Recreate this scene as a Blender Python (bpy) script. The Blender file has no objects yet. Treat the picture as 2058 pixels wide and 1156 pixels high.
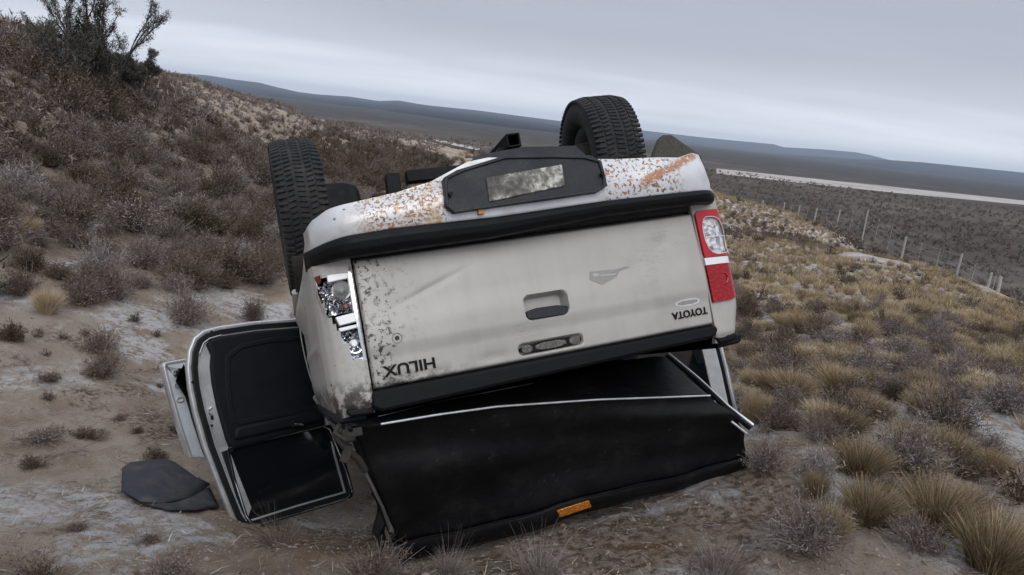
import bpy, bmesh, math, random
import numpy as np
from mathutils import Matrix, Vector

scene = bpy.context.scene
COL = scene.collection
CAMM = [[0.993052,0.025807,0.114812],[-0.117677,0.217783,0.968877],[-0.0,-0.975656,0.219307]]
TRUCK_R = [[0.915682,-0.27352,-0.294473],[0.35672,0.890641,0.281975],[0.185144,-0.363244,0.913113]]
TRUCK_T = [0.133,2.767,0.968]
CP = [[0.0,0.0,0.0],[-1.5,0.0,-0.1],[1.5,0.0,0.1],[0.0,-3.0,0.2],[4.0,-2.0,0.3],[-4.0,-2.0,0.0],[0.0,1.5,0.0],[8.0,-4.0,0.3],[-9.0,-5.0,0.3],[0.0,-12.0,0.5],[12.0,3.0,-0.1],[14.0,-8.0,0.4],[-14.0,-8.0,1.2],[0.13,2.53,-0.1],[-0.49,2.48,-0.15],[-1.85,2.51,-0.35],[2.1,2.6,0.12],[0.99,2.47,0.06],[-0.34,2.75,-0.27],[1.2,3.4,0.1],[-1.2,3.35,-0.62],[-0.75,4.4,-0.93],[0.05,4.75,-0.82],[0.7,4.6,-0.6],[-1.3,7.4,-1.1],[1.5,5.2,-0.25],[-1.55,3.27,-0.5],[-2.42,3.3,-0.52],[-2.57,4.73,-0.75],[-3.17,4.35,-0.66],[-3.99,5.5,-0.62],[-3.18,6.55,-0.85],[-2.82,8.18,-0.95],[-4.84,6.72,-0.41],[-6.06,8.46,0.03],[-7.52,10.56,0.71],[-9.83,13.87,1.74],[-4.46,7.71,-0.57],[-5.7,9.87,-0.07],[-7.88,13.67,0.85],[-4.14,8.5,-0.7],[-5.56,11.38,-0.21],[-7.41,15.15,0.62],[-9.45,19.43,1.39],[-3.62,9.49,-0.85],[-5.36,13.89,-0.44],[-7.84,20.2,0.26],[-10.35,26.55,1.14],[-7.44,24.22,-0.09],[-11.05,35.69,0.8],[-6.49,27.17,-0.63],[-10.27,50.84,-0.2],[-6.59,38.31,-1.24],[-7.78,60.92,-0.99],[-2.81,21.98,-0.95],[-22.0,14.0,1.7],[-30.0,25.0,1.5],[-22.0,35.0,0.7],[-16.0,2.0,1.9],[-30.0,0.0,2.0],[1.29,3.54,0.1],[3.27,4.32,0.0],[2.51,6.08,-0.22],[6.22,8.67,-0.35],[4.54,12.69,-0.9],[7.53,21.27,-1.4],[13.39,19.11,-1.5],[8.54,29.03,-1.7],[13.78,52.51,-2.0],[16.31,36.92,-2.2],[14.66,24.1,-1.9],[18.9,27.05,-5.2],[30.94,44.26,-8.5],[19.87,32.39,-5.2],[30.86,50.29,-8.5],[20.87,45.44,-5.2],[29.63,64.52,-8.5],[18.19,63.44,-5.2],[23.98,83.63,-8.5],[9.11,59.3,-4.0],[3.8,74.9,-6.0],[13.67,88.96,-9.0],[45.94,77.39,-9.0],[36.48,93.11,-9.0],[39.1,45.51,-8.5],[17.59,17.76,-3.0],[2.96,24.82,-1.7]]
MEAS = {"handle":[[-0.096,0.007],[0.077,-0.006],[0.064,-0.09],[-0.099,-0.083]],"slot":[[-0.144,-0.167],[0.116,-0.179],[0.108,-0.215],[-0.146,-0.209]],"hilux":[[-0.66,-0.163],[-0.477,-0.16],[-0.479,-0.191],[-0.653,-0.207]],"toyota":[[0.504,-0.152],[0.683,-0.16],[0.671,-0.193],[0.535,-0.19]],"sticker":[[0.534,-0.111],[0.653,-0.113],[0.653,-0.145],[0.541,-0.141]],"smudge":[[0.193,0.06],[0.24,0.057],[0.366,0.056],[0.364,0.048],[0.32,0.038],[0.306,0.024],[0.233,0.0],[0.186,0.027]],"bolt":[[-0.595,-0.07]],"plate_dark":[[-0.352,0.464],[-0.317,0.483],[-0.108,0.522],[0.07,0.508],[0.253,0.486],[0.276,0.46],[0.279,0.364],[0.245,0.344],[-0.344,0.333],[-0.365,0.343]],"plate":[[-0.198,0.455],[0.112,0.471],[0.108,0.389],[-0.21,0.353]],"bump_low":[[-0.842,0.298],[-0.714,0.308],[-0.55,0.313],[-0.173,0.305],[0.273,0.313],[0.522,0.311],[0.777,0.309]],"bump_top":[[-0.801,0.401],[-0.765,0.415],[-0.661,0.425],[-0.517,0.44],[-0.385,0.467],[-0.244,0.522],[-0.125,0.535],[0.072,0.52],[0.274,0.484],[0.49,0.467],[0.647,0.456],[0.72,0.472],[0.766,0.465],[0.79,0.398]],"band_low":[[-0.86,0.237],[-0.712,0.235],[-0.186,0.235],[0.261,0.259],[0.625,0.26],[0.761,0.263]],"hitch":[[-0.141,0.532],[-0.074,0.604],[-0.021,0.604],[-0.025,0.564],[-0.067,0.533]],"postl":[[-0.529,0.483],[-0.514,0.561],[-0.462,0.558],[-0.475,0.481]],"tailR_up":[[0.718,0.239],[0.838,0.24],[0.85,0.164],[0.861,0.065],[0.859,0.033],[0.743,0.043]],"tailR_win":[[0.74,0.198],[0.827,0.193],[0.852,0.142],[0.854,0.077],[0.845,0.05],[0.745,0.053]],"tailR_band":[[0.743,0.041],[0.859,0.033],[0.857,0.005],[0.748,0.01]],"tailR_low":[[0.747,0.008],[0.857,0.003],[0.843,-0.136],[0.809,-0.144],[0.731,-0.144]],"tailL":[[-0.836,0.189],[-0.71,0.202],[-0.711,0.025],[-0.703,-0.125],[-0.77,-0.129],[-0.784,-0.053],[-0.829,0.058],[-0.837,0.135]],"tailL_red":[[-0.838,0.197],[-0.81,0.198],[-0.813,0.159],[-0.825,0.155]],"tailL_bowl":[[-0.753,0.128]],"tailL_bulb":[[-0.753,0.07]],"tailL_low":[[-0.735,-0.061]],"tonA":[[-0.807,0.05,-0.338],[0.841,0.7,-0.365]],"bow":[[-0.701,0.0,-0.358],[-0.486,0.05,-0.37],[-0.243,0.1,-0.39],[0.211,0.2,-0.455],[0.793,0.3,-0.554]],"tonL":[[-0.802,0.03,-0.349],[-0.756,0.18,-0.537],[-0.646,0.5,-0.973]],"tonR":[[0.792,0.3,-0.558],[0.906,0.33,-0.668],[0.989,0.36,-0.768],[1.031,0.5,-0.955]],"seam":[[-0.654,0.46,-0.897],[0.065,0.46,-0.897],[0.997,0.45,-0.859]],"refl":[[0.033,0.47,-0.945],[0.192,0.47,-0.942],[0.197,0.48,-0.983],[0.037,0.48,-0.989]],"railR":[[0.841,0.7,-0.365],[0.864,0.5,-0.498],[0.906,0.36,-0.639],[0.971,0.3,-0.738]],"wire1":[[-0.695,0.1,-0.338],[-0.389,0.3,-0.342],[0.116,0.5,-0.356],[0.753,0.7,-0.377]],"wire2":[[-0.734,0.08,-0.342],[-0.402,0.25,-0.353],[0.142,0.45,-0.377]],"doorL_frame":[[-0.78,1.85,0.0],[-1.43,1.55,0.0]],"doorL_out":[[0.1,0.192],[0.338,0.211],[0.561,0.217],[0.647,0.209],[0.705,0.168],[0.739,0.106],[0.754,-0.036],[0.75,-0.22],[0.727,-0.407],[0.685,-0.612],[0.642,-0.806],[0.603,-0.898],[0.555,-0.886],[0.284,-0.886],[-0.101,-0.893]],"doorL_trim":[[0.108,0.143],[0.403,0.162],[0.504,0.142],[0.562,0.081],[0.603,-0.062],[0.622,-0.245],[0.619,-0.432],[0.051,-0.432]],"doorL_win":[[0.618,-0.445],[0.597,-0.635],[0.561,-0.837],[-0.073,-0.865],[-0.028,-0.713],[0.048,-0.453]],"doorL_handle":[[0.225,-0.395]],"doorL_latch":[[0.698,-0.317],[0.67,-0.23]],"door2_frame":[[-0.9,3.3,0.0],[-1.78,2.45,0.0]],"door2_out":[[0.967,0.124],[1.122,0.122],[1.101,-0.081],[1.067,-0.311],[1.027,-0.512],[0.978,-0.669],[0.927,-0.705]],"doorR_frame":[[0.9,2.3,0.0],[1.62,1.6,0.0]],"doorR_out":[[0.789,-0.285],[1.102,-0.306],[1.108,-0.405],[1.116,-0.586],[1.118,-0.764],[1.125,-0.888],[1.002,-0.798],[0.84,-0.622],[0.729,-0.495]],"doorR_strip":[[0.977,-0.324],[1.059,-0.325],[1.084,-0.792],[1.072,-0.807],[0.984,-0.698],[0.978,-0.516]]}
MAT = [[-2.09,3.82,-0.65],[-2.1,3.93,-0.68],[-1.99,4.11,-0.73],[-1.92,4.1,-0.74],[-1.69,3.89,-0.72],[-1.6,3.86,-0.72],[-1.58,3.58,-0.63],[-1.63,3.37,-0.55],[-1.73,3.34,-0.53],[-1.88,3.43,-0.55]]
MAT2 = [[-1.71,3.33,-0.53],[-1.62,3.36,-0.54],[-1.58,3.61,-0.64],[-1.59,3.83,-0.71],[-1.42,3.55,-0.64],[-1.46,3.4,-0.58],[-1.56,3.28,-0.52]]
ROAD = [[87.9,348.5,-9.0],[161.4,379.3,-9.0],[299.8,433.4,-9.0],[248.0,357.7,-9.0],[151.6,307.0,-9.0],[105.3,292.2,-9.0],[72.8,287.3,-9.0]]
ROAD2 = [[-38.0,293.6,-9.0],[-33.5,291.5,-9.0],[-16.6,258.6,-9.0],[-15.9,241.9,-9.0],[-31.8,269.4,-9.0]]
FENCE = [[14.49,21.91,-1.23,-1.76],[14.81,22.93,-1.27,-1.89],[15.95,26.54,-1.17,-3.17],[17.29,33.15,-1.4,-3.59],[18.02,38.93,-0.77,-3.07],[18.08,42.43,-1.14,-3.42],[17.94,45.45,-1.42,-3.58],[18.01,48.49,-1.55,-3.59],[17.92,51.02,-1.67,-3.49],[17.54,54.56,-1.91,-3.59],[16.81,57.6,-2.07,-3.94],[16.6,59.61,-2.21,-4.3]]
RIDGES = [[[-6247.0,5313.0,-73.0],[-4841.0,5330.0,3.0],[-3788.0,5346.0,73.0],[-2902.0,5344.0,65.0],[-2618.0,5341.0,53.0],[-2301.0,5344.0,66.0],[-2123.0,5343.0,59.0],[-1946.0,5343.0,58.0],[-1803.0,5338.0,40.0],[-1659.0,5335.0,26.0],[-1518.0,5335.0,25.0],[-1307.0,5337.0,36.0],[-1094.0,5336.0,29.0],[-954.0,5340.0,49.0],[-812.0,5339.0,41.0],[-706.0,5338.0,40.0],[-388.0,5340.0,45.0],[-34.0,5339.0,41.0],[214.0,5338.0,39.0],[536.0,5333.0,14.0],[787.0,5325.0,-19.0]],[[-771.0,6957.0,-53.0],[-315.0,6969.0,-0.0],[281.0,6979.0,42.0],[1020.0,6982.0,55.0],[1529.0,6982.0,55.0],[1898.0,6983.0,61.0],[2244.0,6985.0,70.0],[2339.0,6981.0,54.0],[2683.0,6986.0,75.0],[3006.0,6989.0,86.0],[3146.0,6986.0,75.0],[3334.0,6981.0,51.0],[3666.0,6966.0,-14.0]],[[683.0,4398.0,-40.0],[1120.0,4403.0,-18.0],[1557.0,4406.0,-2.0],[1847.0,4410.0,14.0],[2108.0,4414.0,33.0],[2283.0,4416.0,42.0],[2516.0,4417.0,46.0],[2890.0,4419.0,52.0],[3597.0,4421.0,62.0],[4767.0,4421.0,61.0]]]
HEROES = [["tussock",1.91,2.89,0.27,0.32,0.55,"large straw tussock with long upright blades beyond the front right one"],["tussock",1.92,2.52,0.24,0.31,0.3,"big dark straw tussock nearest the lower right corner of the photo"],["tussock",1.57,2.79,0.19,0.26,0.4,"round orange-brown tussock left of the large straw tussock"],["tussock",1.77,3.32,0.2,0.28,0.45,"upright brown-gold tussock on sand behind the round orange-brown one"],["tussock",1.35,2.65,0.15,0.16,0.6,"small golden tussock growing out of the front grey shrub"],["tussock",1.42,2.99,0.14,0.11,0.5,"narrow straw tussock behind the front grey shrub"],["tussock",1.93,4.14,0.17,0.25,0.9,"yellow-gold low tussock right of the upturned truck"],["tussock",1.59,4.34,0.27,0.17,0.8,"tall orange-gold tussock touching the right side of the truck"],["tussock",2.43,4.71,0.16,0.18,0.7,"small yellow tussock in the middle of the right field"],["tussock",2.31,3.88,0.2,0.22,0.35,"brown-grey domed tussock on bare ground right of the middle"],["tussock",2.54,3.92,0.2,0.27,0.2,"dark brown domed tussock beside a snow patch on the right"],["tussock",2.04,5.27,0.18,0.32,0.35,"brown tussock behind the truck corner with the red lamp"],["tussock",2.47,5.2,0.24,0.33,0.3,"brown rounded mound of grass behind the yellow-gold tussock"],["tussock",3.25,6.43,0.21,0.34,0.45,"tawny tussock far up the right field between grey shrubs"],["tussock",4.96,9.28,0.22,0.32,0.95,"bright yellow tussock at the middle of the right field edge"],["tussock",2.23,3.15,0.13,0.16,0.5,"tan tussock leaning on the right of the large straw tussock"],["tussock",3.17,5.34,0.2,0.3,0.4,"broad brown tussock at mid distance on the right"],["tussock",3.74,5.17,0.21,0.29,0.35,"brown tussock at the right edge of the photo"],["shrub",1.28,3.24,0.22,0.29,0.75,"pale grey dead shrub pressed against the right end of the black cover"],["shrub",1.5,3.16,0.23,0.25,0.9,"pale shrub with whitish seed heads next to the dead grey one"],["shrub",1.71,4.25,0.19,0.23,0.6,"green-grey shrub behind the tall orange-gold tussock"],["shrub",1.25,2.57,0.27,0.4,0.65,"front grey shrub with bare twigs around a small golden tussock"],["shrub",2.23,3.15,0.17,0.27,0.55,"grey shrub behind the large straw tussock on the right"],["shrub",4.41,6.45,0.28,0.5,0.4,"olive-grey shrub at the right edge by snow"],["shrub",4.89,8.1,0.27,0.51,0.35,"dark low shrub far up the right field"],["shrub",2.9,6.98,0.23,0.39,0.6,"grey shrub with white specks up the right field"],["shrub",1.83,3.14,0.1,0.25,0.45,"low grey creeping shrub left of the brown domed tussock"],["stalk",0.88,2.44,0.34,0.28,0.7,"tall sparse dead stalks at the bottom right of the truck"],["stalk",0.23,2.48,0.26,0.28,0.6,"dead grass stalks in front of the black cover near the orange reflector"],["stalk",-0.11,2.53,0.25,0.17,0.8,"thin pale dry stalks in front of the lower left cover corner"],["stalk",-0.95,3.1,0.22,0.31,0.5,"low wispy dry plant under the open door"],["shrub",-0.4,2.48,0.22,0.3,0.5,"grey wispy shrub at the bottom edge left of the black cover"],["shrub",-1.2,2.52,0.15,0.25,0.45,"grey low shrub at the bottom edge below the rubber sheets"],["shrub",-1.66,2.44,0.15,0.28,0.3,"dark brown shrub in the lower left corner"],["shrub",-3.16,5.45,0.26,0.43,0.55,"grey domed shrub alone on frosty sand left of the truck doors"],["shrub",-3.42,5.9,0.29,0.42,0.35,"dark shrub just behind the grey domed shrub"],["cushion",-2.78,4.17,0.11,0.37,0.5,"flat grey cushion plant at the left edge"],["cushion",-2.59,4.32,0.09,0.27,0.15,"dark flat cushion plant right of the flat grey one"],["cushion",-2.57,3.79,0.1,0.18,0.2,"small dark round cushion plant at the left edge"],["cushion",-2.04,4.14,0.12,0.2,0.15,"dark cushion plant behind the rubber sheets"],["cushion",-2.67,4.82,0.07,0.13,0.3,"tiny brown cushion plant left of the doors"],["cushion",-3.31,5.04,0.11,0.22,0.25,"small brown cushion plant on frosty sand at the left"],["cushion",-1.83,2.96,0.07,0.12,0.3,"small brown cushion plant left below the rubber sheets"],["cushion",-3.92,5.59,0.25,0.32,0.15,"dark bristly cushion plant at the left edge under the slope"],["cushion",-2.39,4.55,0.07,0.1,0.35,"tiny tuft near the orange patch of litter"],["shrub",-2.87,8.01,0.36,0.4,0.3,"brown shrub right above the open rear door"],["shrub",-3.32,7.27,0.43,0.67,0.6,"grey twiggy shrub behind the open rear door top"],["tussock",-5.37,7.95,0.26,0.22,0.9,"yellow tuft on the left slope beside bare sand"],["tussock",-4.2,6.42,0.26,0.25,0.6,"tan tuft at the left foot of the slope"]]
FROST = [[-3.26,6.37,0.2,0.9],[-3.57,7.03,0.2,0.9],[-3.01,5.06,0.8,0.6],[-3.19,4.66,0.6,0.45],[-4.92,7.76,0.3,0.6],[-4.59,6.56,0.3,0.5],[-2.3,3.34,0.5,0.5],[-1.58,2.91,0.35,0.4],[1.69,3.1,0.35,0.9],[1.68,3.33,0.3,0.7],[3.09,4.23,0.5,1],[3.1,4.71,0.5,0.8],[4.95,7.55,0.6,0.9],[2.21,6.25,0.45,1],[4.45,12.66,0.5,0.8],[1.07,3.25,0.35,0.6],[1.77,2.69,0.2,0.9],[4.36,8.26,0.6,0.7],[4.91,10.56,0.8,0.6],[-2.69,8.33,0.3,0.7],[-3.27,6.45,0.25,0.8],[1.49,4.21,0.2,1],[1.25,2.7,0.25,0.5],[4.5,9,1.5,0.45],[7,12,2,0.5],[8,18,3,0.5],[10,13,2,0.5],[6,7,1.5,0.5],[12,24,4,0.5],[13,36,5,0.5]]
PALE = [[46.33,100.08,2.2,1],[11.19,22.95,1.6,1],[10.55,20.67,1.2,0.8],[48.76,110.77,2.0,0.7],[-5.67,8.66,0.35,0.7],[-4.28,6.1,0.5,0.7],[-5.82,15.05,0.4,0.6],[-4.5,13.11,0.35,0.6],[-2.61,4.49,1.0,0.45],[-2.39,3.48,0.8,0.5]]
LITTER = [[0.58,2.81,0.5,1],[0.17,2.56,0.4,0.8],[0.98,3.06,0.35,0.8],[-2.34,4.84,0.35,0.8],[-2.95,5.43,0.3,0.5],[-0.92,3.32,0.4,0.7],[0.79,2.56,0.4,0.8]]
BUSHES = [[-8.46,13.88,1.52,0.55],[-8.11,14.53,2.15,0.8],[-8.28,16.36,1.03,0.6]]
WHITE_SPOT = [-9.78,13.9,1.72]
FOOT = [[-4.86,5.17],[-4.58,6.35],[-3.9,6.73],[-3.65,7.5],[-3.11,8.99],[-3.67,13.41],[-3.79,19.43],[-4.26,40.85]]


# ------------------------------------------------------------------ camera, sky, light
CAMZ = 1.6
cam_data = bpy.data.cameras.new('camera')
cam_data.sensor_width = 36.0
cam_data.lens = 36.0 * 1480.0 / 2058.0
cam_data.clip_start = 0.05
cam_data.clip_end = 40000.0
cam = bpy.data.objects.new('camera', cam_data)
COL.objects.link(cam)
cm = Matrix.Identity(4)
for ci in range(3):
    for ri in range(3):
        cm[ri][ci] = CAMM[ci][ri]
cm[2][3] = CAMZ
cam.matrix_world = cm
scene.camera = cam

SUN_EL, SUN_AZ = math.radians(46), math.radians(168)      # behind the photographer, through cloud
SUN_STRENGTH = 0.95
SKY_LEVEL = 1.0
world = bpy.data.worlds.new('World')
scene.world = world
world.use_nodes = True
wn, wl = world.node_tree.nodes, world.node_tree.links
wn.clear()
w_out = wn.new('ShaderNodeOutputWorld')
w_bg1 = wn.new('ShaderNodeBackground')
w_bg2 = wn.new('ShaderNodeBackground')
w_add = wn.new('ShaderNodeMixShader')
w_sky = wn.new('ShaderNodeTexSky')
w_sky.sky_type = 'NISHITA'
w_sky.sun_disc = False
w_sky.sun_elevation = SUN_EL
w_sky.sun_rotation = SUN_AZ
w_bg1.inputs['Strength'].default_value = 0.06
wl.new(w_sky.outputs[0], w_bg1.inputs[0])
w_tc = wn.new('ShaderNodeTexCoord')
w_sep = wn.new('ShaderNodeSeparateXYZ')
wl.new(w_tc.outputs['Generated'], w_sep.inputs[0])
def wmath(op, a, b=None, c=None):
    n = wn.new('ShaderNodeMath'); n.operation = op
    for i, v in enumerate((a, b, c)):
        if v is None: continue
        if isinstance(v, (int, float)): n.inputs[i].default_value = v
        else: wl.new(v, n.inputs[i])
    return n.outputs[0]
zpos = wmath('MAXIMUM', w_sep.outputs[2], 0.0)
den = wmath('ADD', zpos, 0.09)
cx_ = wmath('DIVIDE', w_sep.outputs[0], den)
cy_ = wmath('DIVIDE', w_sep.outputs[1], den)
w_cmb = wn.new('ShaderNodeCombineXYZ')
wl.new(cx_, w_cmb.inputs[0]); wl.new(cy_, w_cmb.inputs[1])
def wnoise(scale, detail, rough, stretch=(1, 1, 1), off=(0, 0, 0)):
    mp = wn.new('ShaderNodeMapping'); mp.inputs['Scale'].default_value = stretch; mp.inputs['Location'].default_value = off
    wl.new(w_cmb.outputs[0], mp.inputs[0])
    nz = wn.new('ShaderNodeTexNoise'); nz.inputs['Scale'].default_value = scale
    nz.inputs['Detail'].default_value = detail; nz.inputs['Roughness'].default_value = rough
    wl.new(mp.outputs[0], nz.inputs['Vector'])
    return nz.outputs[0]
n_big = wnoise(0.35, 4, 0.5, (0.55, 1.0, 1))
n_fine = wnoise(1.3, 6, 0.55, (0.35, 1.0, 1), (3, 7, 0))
# the height at which the cloud deck begins wanders with the big noise
e1 = wmath('MULTIPLY_ADD', n_big, 0.11, -0.055)
e2 = wmath('MULTIPLY_ADD', n_fine, 0.045, -0.022)
elev = wmath('ADD', w_sep.outputs[2], wmath('ADD', e1, e2))
w_ramp = wn.new('ShaderNodeValToRGB')
cr = w_ramp.color_ramp
cr.elements[0].position = 0.0; cr.elements[0].color = (0.74, 0.775, 0.84, 1)
cr.elements[1].position = 1.0; cr.elements[1].color = (0.80, 0.84, 0.91, 1)
for pos, c in ((0.03, (0.68, 0.715, 0.785)), (0.070, (0.45, 0.478, 0.54)), (0.12, (0.350, 0.372, 0.435)), (0.20, (0.335, 0.353, 0.415)), (0.34, (0.38, 0.40, 0.45)), (0.6, (0.60, 0.62, 0.665))):
    el = cr.elements.new(pos); el.color = (*c, 1)
wl.new(elev, w_ramp.inputs[0])
w_mul = wn.new('ShaderNodeMixRGB'); w_mul.blend_type = 'MULTIPLY'; w_mul.inputs[0].default_value = 1.0
wl.new(w_ramp.outputs[0], w_mul.inputs[1])
w_r2 = wn.new('ShaderNodeValToRGB')
w_r2.color_ramp.elements[0].position = 0.3; w_r2.color_ramp.elements[0].color = (0.95, 0.95, 0.955, 1)
w_r2.color_ramp.elements[1].position = 0.7; w_r2.color_ramp.elements[1].color = (1.05, 1.05, 1.045, 1)
wl.new(n_fine, w_r2.inputs[0])
wl.new(w_r2.outputs[0], w_mul.inputs[2])
wl.new(w_mul.outputs[0], w_bg2.inputs[0])
w_bg2.inputs['Strength'].default_value = SKY_LEVEL
w_add.inputs[0].default_value = 0.92
wl.new(w_bg1.outputs[0], w_add.inputs[1]); wl.new(w_bg2.outputs[0], w_add.inputs[2])
wl.new(w_add.outputs[0], w_out.inputs['Surface'])

sun_d = bpy.data.lights.new('sun', 'SUN')
sun_d.energy = SUN_STRENGTH
sun_d.angle = math.radians(40)
sun_d.color = (1.0, 0.97, 0.93)
sun = bpy.data.objects.new('sun', sun_d)
COL.objects.link(sun)
sdir = Vector((math.cos(SUN_EL) * math.sin(SUN_AZ), math.cos(SUN_EL) * math.cos(SUN_AZ), math.sin(SUN_EL)))
sun.rotation_euler = sdir.to_track_quat('Z', 'Y').to_euler()
sun.location = (0, -10, 20)

scene.view_settings.view_transform = 'Standard'
scene.view_settings.look = 'None'
scene.view_settings.exposure = 0.55
scene.view_settings.gamma = 1.0
scene.view_settings.use_curve_mapping = False
scene.cycles.max_bounces = 6
scene.cycles.diffuse_bounces = 3
scene.cycles.volume_bounces = 0
scene.cycles.transparent_max_bounces = 8

# ------------------------------------------------------------------ helpers
def tag(o, label=None, cat=None, group=None, kind=None):
    if label: o['label'] = label
    if cat: o['category'] = cat
    if group: o['group'] = group
    if kind: o['kind'] = kind
    return o

class Nodes:
    """small wrapper to write a material's nodes"""
    def __init__(self, name):
        self.m = bpy.data.materials.new(name)
        self.m.use_nodes = True
        self.t = self.m.node_tree
        self.n = self.t.nodes
        self.b = self.n['Principled BSDF']
    def link(self, a, b): self.t.links.new(a, b)
    def put(self, v, sock):
        if v is None: return
        if hasattr(v, 'is_output') or isinstance(v, bpy.types.NodeSocket): self.link(v, sock)
        elif isinstance(v, (tuple, list)) and len(v) == 3 and sock.type == 'RGBA': sock.default_value = (*v, 1)
        else: sock.default_value = v
    def coord(self, which='Object', scale=(1, 1, 1), loc=(0, 0, 0), rot=(0, 0, 0)):
        tc = self.n.new('ShaderNodeTexCoord'); mp = self.n.new('ShaderNodeMapping')
        mp.inputs['Scale'].default_value = scale; mp.inputs['Location'].default_value = loc; mp.inputs['Rotation'].default_value = rot
        self.link(tc.outputs[which], mp.inputs[0]); return mp.outputs[0]
    def noise(self, vec, scale, detail=4, rough=0.55, dist=0.0):
        z = self.n.new('ShaderNodeTexNoise'); self.link(vec, z.inputs['Vector'])
        z.inputs['Scale'].default_value = scale; z.inputs['Detail'].default_value = detail
        z.inputs['Roughness'].default_value = rough; z.inputs['Distortion'].default_value = dist
        return z.outputs[0]
    def voro(self, vec, scale, out='Distance', feature='F1', rand=1.0):
        z = self.n.new('ShaderNodeTexVoronoi'); self.link(vec, z.inputs['Vector']); z.feature = feature
        z.inputs['Scale'].default_value = scale; z.inputs['Randomness'].default_value = rand
        return z.outputs[out]
    def math(self, op, a, b=None, c=None, clamp=False):
        z = self.n.new('ShaderNodeMath'); z.operation = op; z.use_clamp = clamp
        for i, v in enumerate((a, b, c)): self.put(v, z.inputs[i]) if v is not None else None
        return z.outputs[0]
    def step(self, v, lo, hi, a=0.0, b=1.0):
        z = self.n.new('ShaderNodeMapRange'); z.interpolation_type = 'SMOOTHSTEP'
        self.put(v, z.inputs['Value'])
        z.inputs['From Min'].default_value = lo; z.inputs['From Max'].default_value = hi
        z.inputs['To Min'].default_value = a; z.inputs['To Max'].default_value = b
        return z.outputs[0]
    def mix(self, f, a, b, mode='MIX'):
        z = self.n.new('ShaderNodeMixRGB'); z.blend_type = mode
        self.put(f, z.inputs[0]); self.put(a, z.inputs[1]); self.put(b, z.inputs[2]); return z.outputs[0]
    def ramp(self, v, stops):
        z = self.n.new('ShaderNodeValToRGB'); r = z.color_ramp
        r.elements[0].position = stops[0][0]; r.elements[0].color = (*stops[0][1], 1)
        r.elements[1].position = stops[-1][0]; r.elements[1].color = (*stops[-1][1], 1)
        for p, c in stops[1:-1]:
            e = r.elements.new(p); e.color = (*c, 1)
        self.link(v, z.inputs[0]); return z.outputs[0]
    def sep(self, vec):
        z = self.n.new('ShaderNodeSeparateXYZ'); self.link(vec, z.inputs[0]); return z.outputs
    def attr(self, name):
        z = self.n.new('ShaderNodeAttribute'); z.attribute_name = name; return z.outputs['Fac']
    def bump(self, h, dist=0.01, strength=1.0):
        z = self.n.new('ShaderNodeBump'); z.inputs['Distance'].default_value = dist; z.inputs['Strength'].default_value = strength
        self.link(h, z.inputs['Height']); self.link(z.outputs[0], self.b.inputs['Normal'])
    def set(self, **k):
        names = dict(color='Base Color', rough='Roughness', metal='Metallic', coat='Coat Weight', spec='Specular IOR Level',
                     trans='Transmission Weight', alpha='Alpha', coat_rough='Coat Roughness')
        for a, v in k.items(): self.put(v, self.b.inputs[names[a]])
        return self.m

def simple(name, color, rough=0.6, metal=0.0, var=0.25, scale=14.0, bump=0.0, coat=0.0, spec=0.5):
    """a plain material with grain and wear from noise"""
    N = Nodes(name); v = N.coord()
    n1 = N.noise(v, scale, 5); n2 = N.noise(v, scale * 6, 3)
    f = N.math('MULTIPLY', N.math('ADD', n1, n2), 0.5)
    lo = tuple(c * (1 - var) for c in color); hi = tuple(min(1, c * (1 + var)) for c in color)
    N.set(color=N.ramp(f, [(0.3, lo), (0.7, hi)]), rough=N.step(n1, 0.3, 0.7, max(0.03, rough - 0.1), min(1, rough + 0.1)), metal=metal, coat=coat, spec=spec)
    if bump: N.bump(n2, bump)
    return N.m

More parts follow.
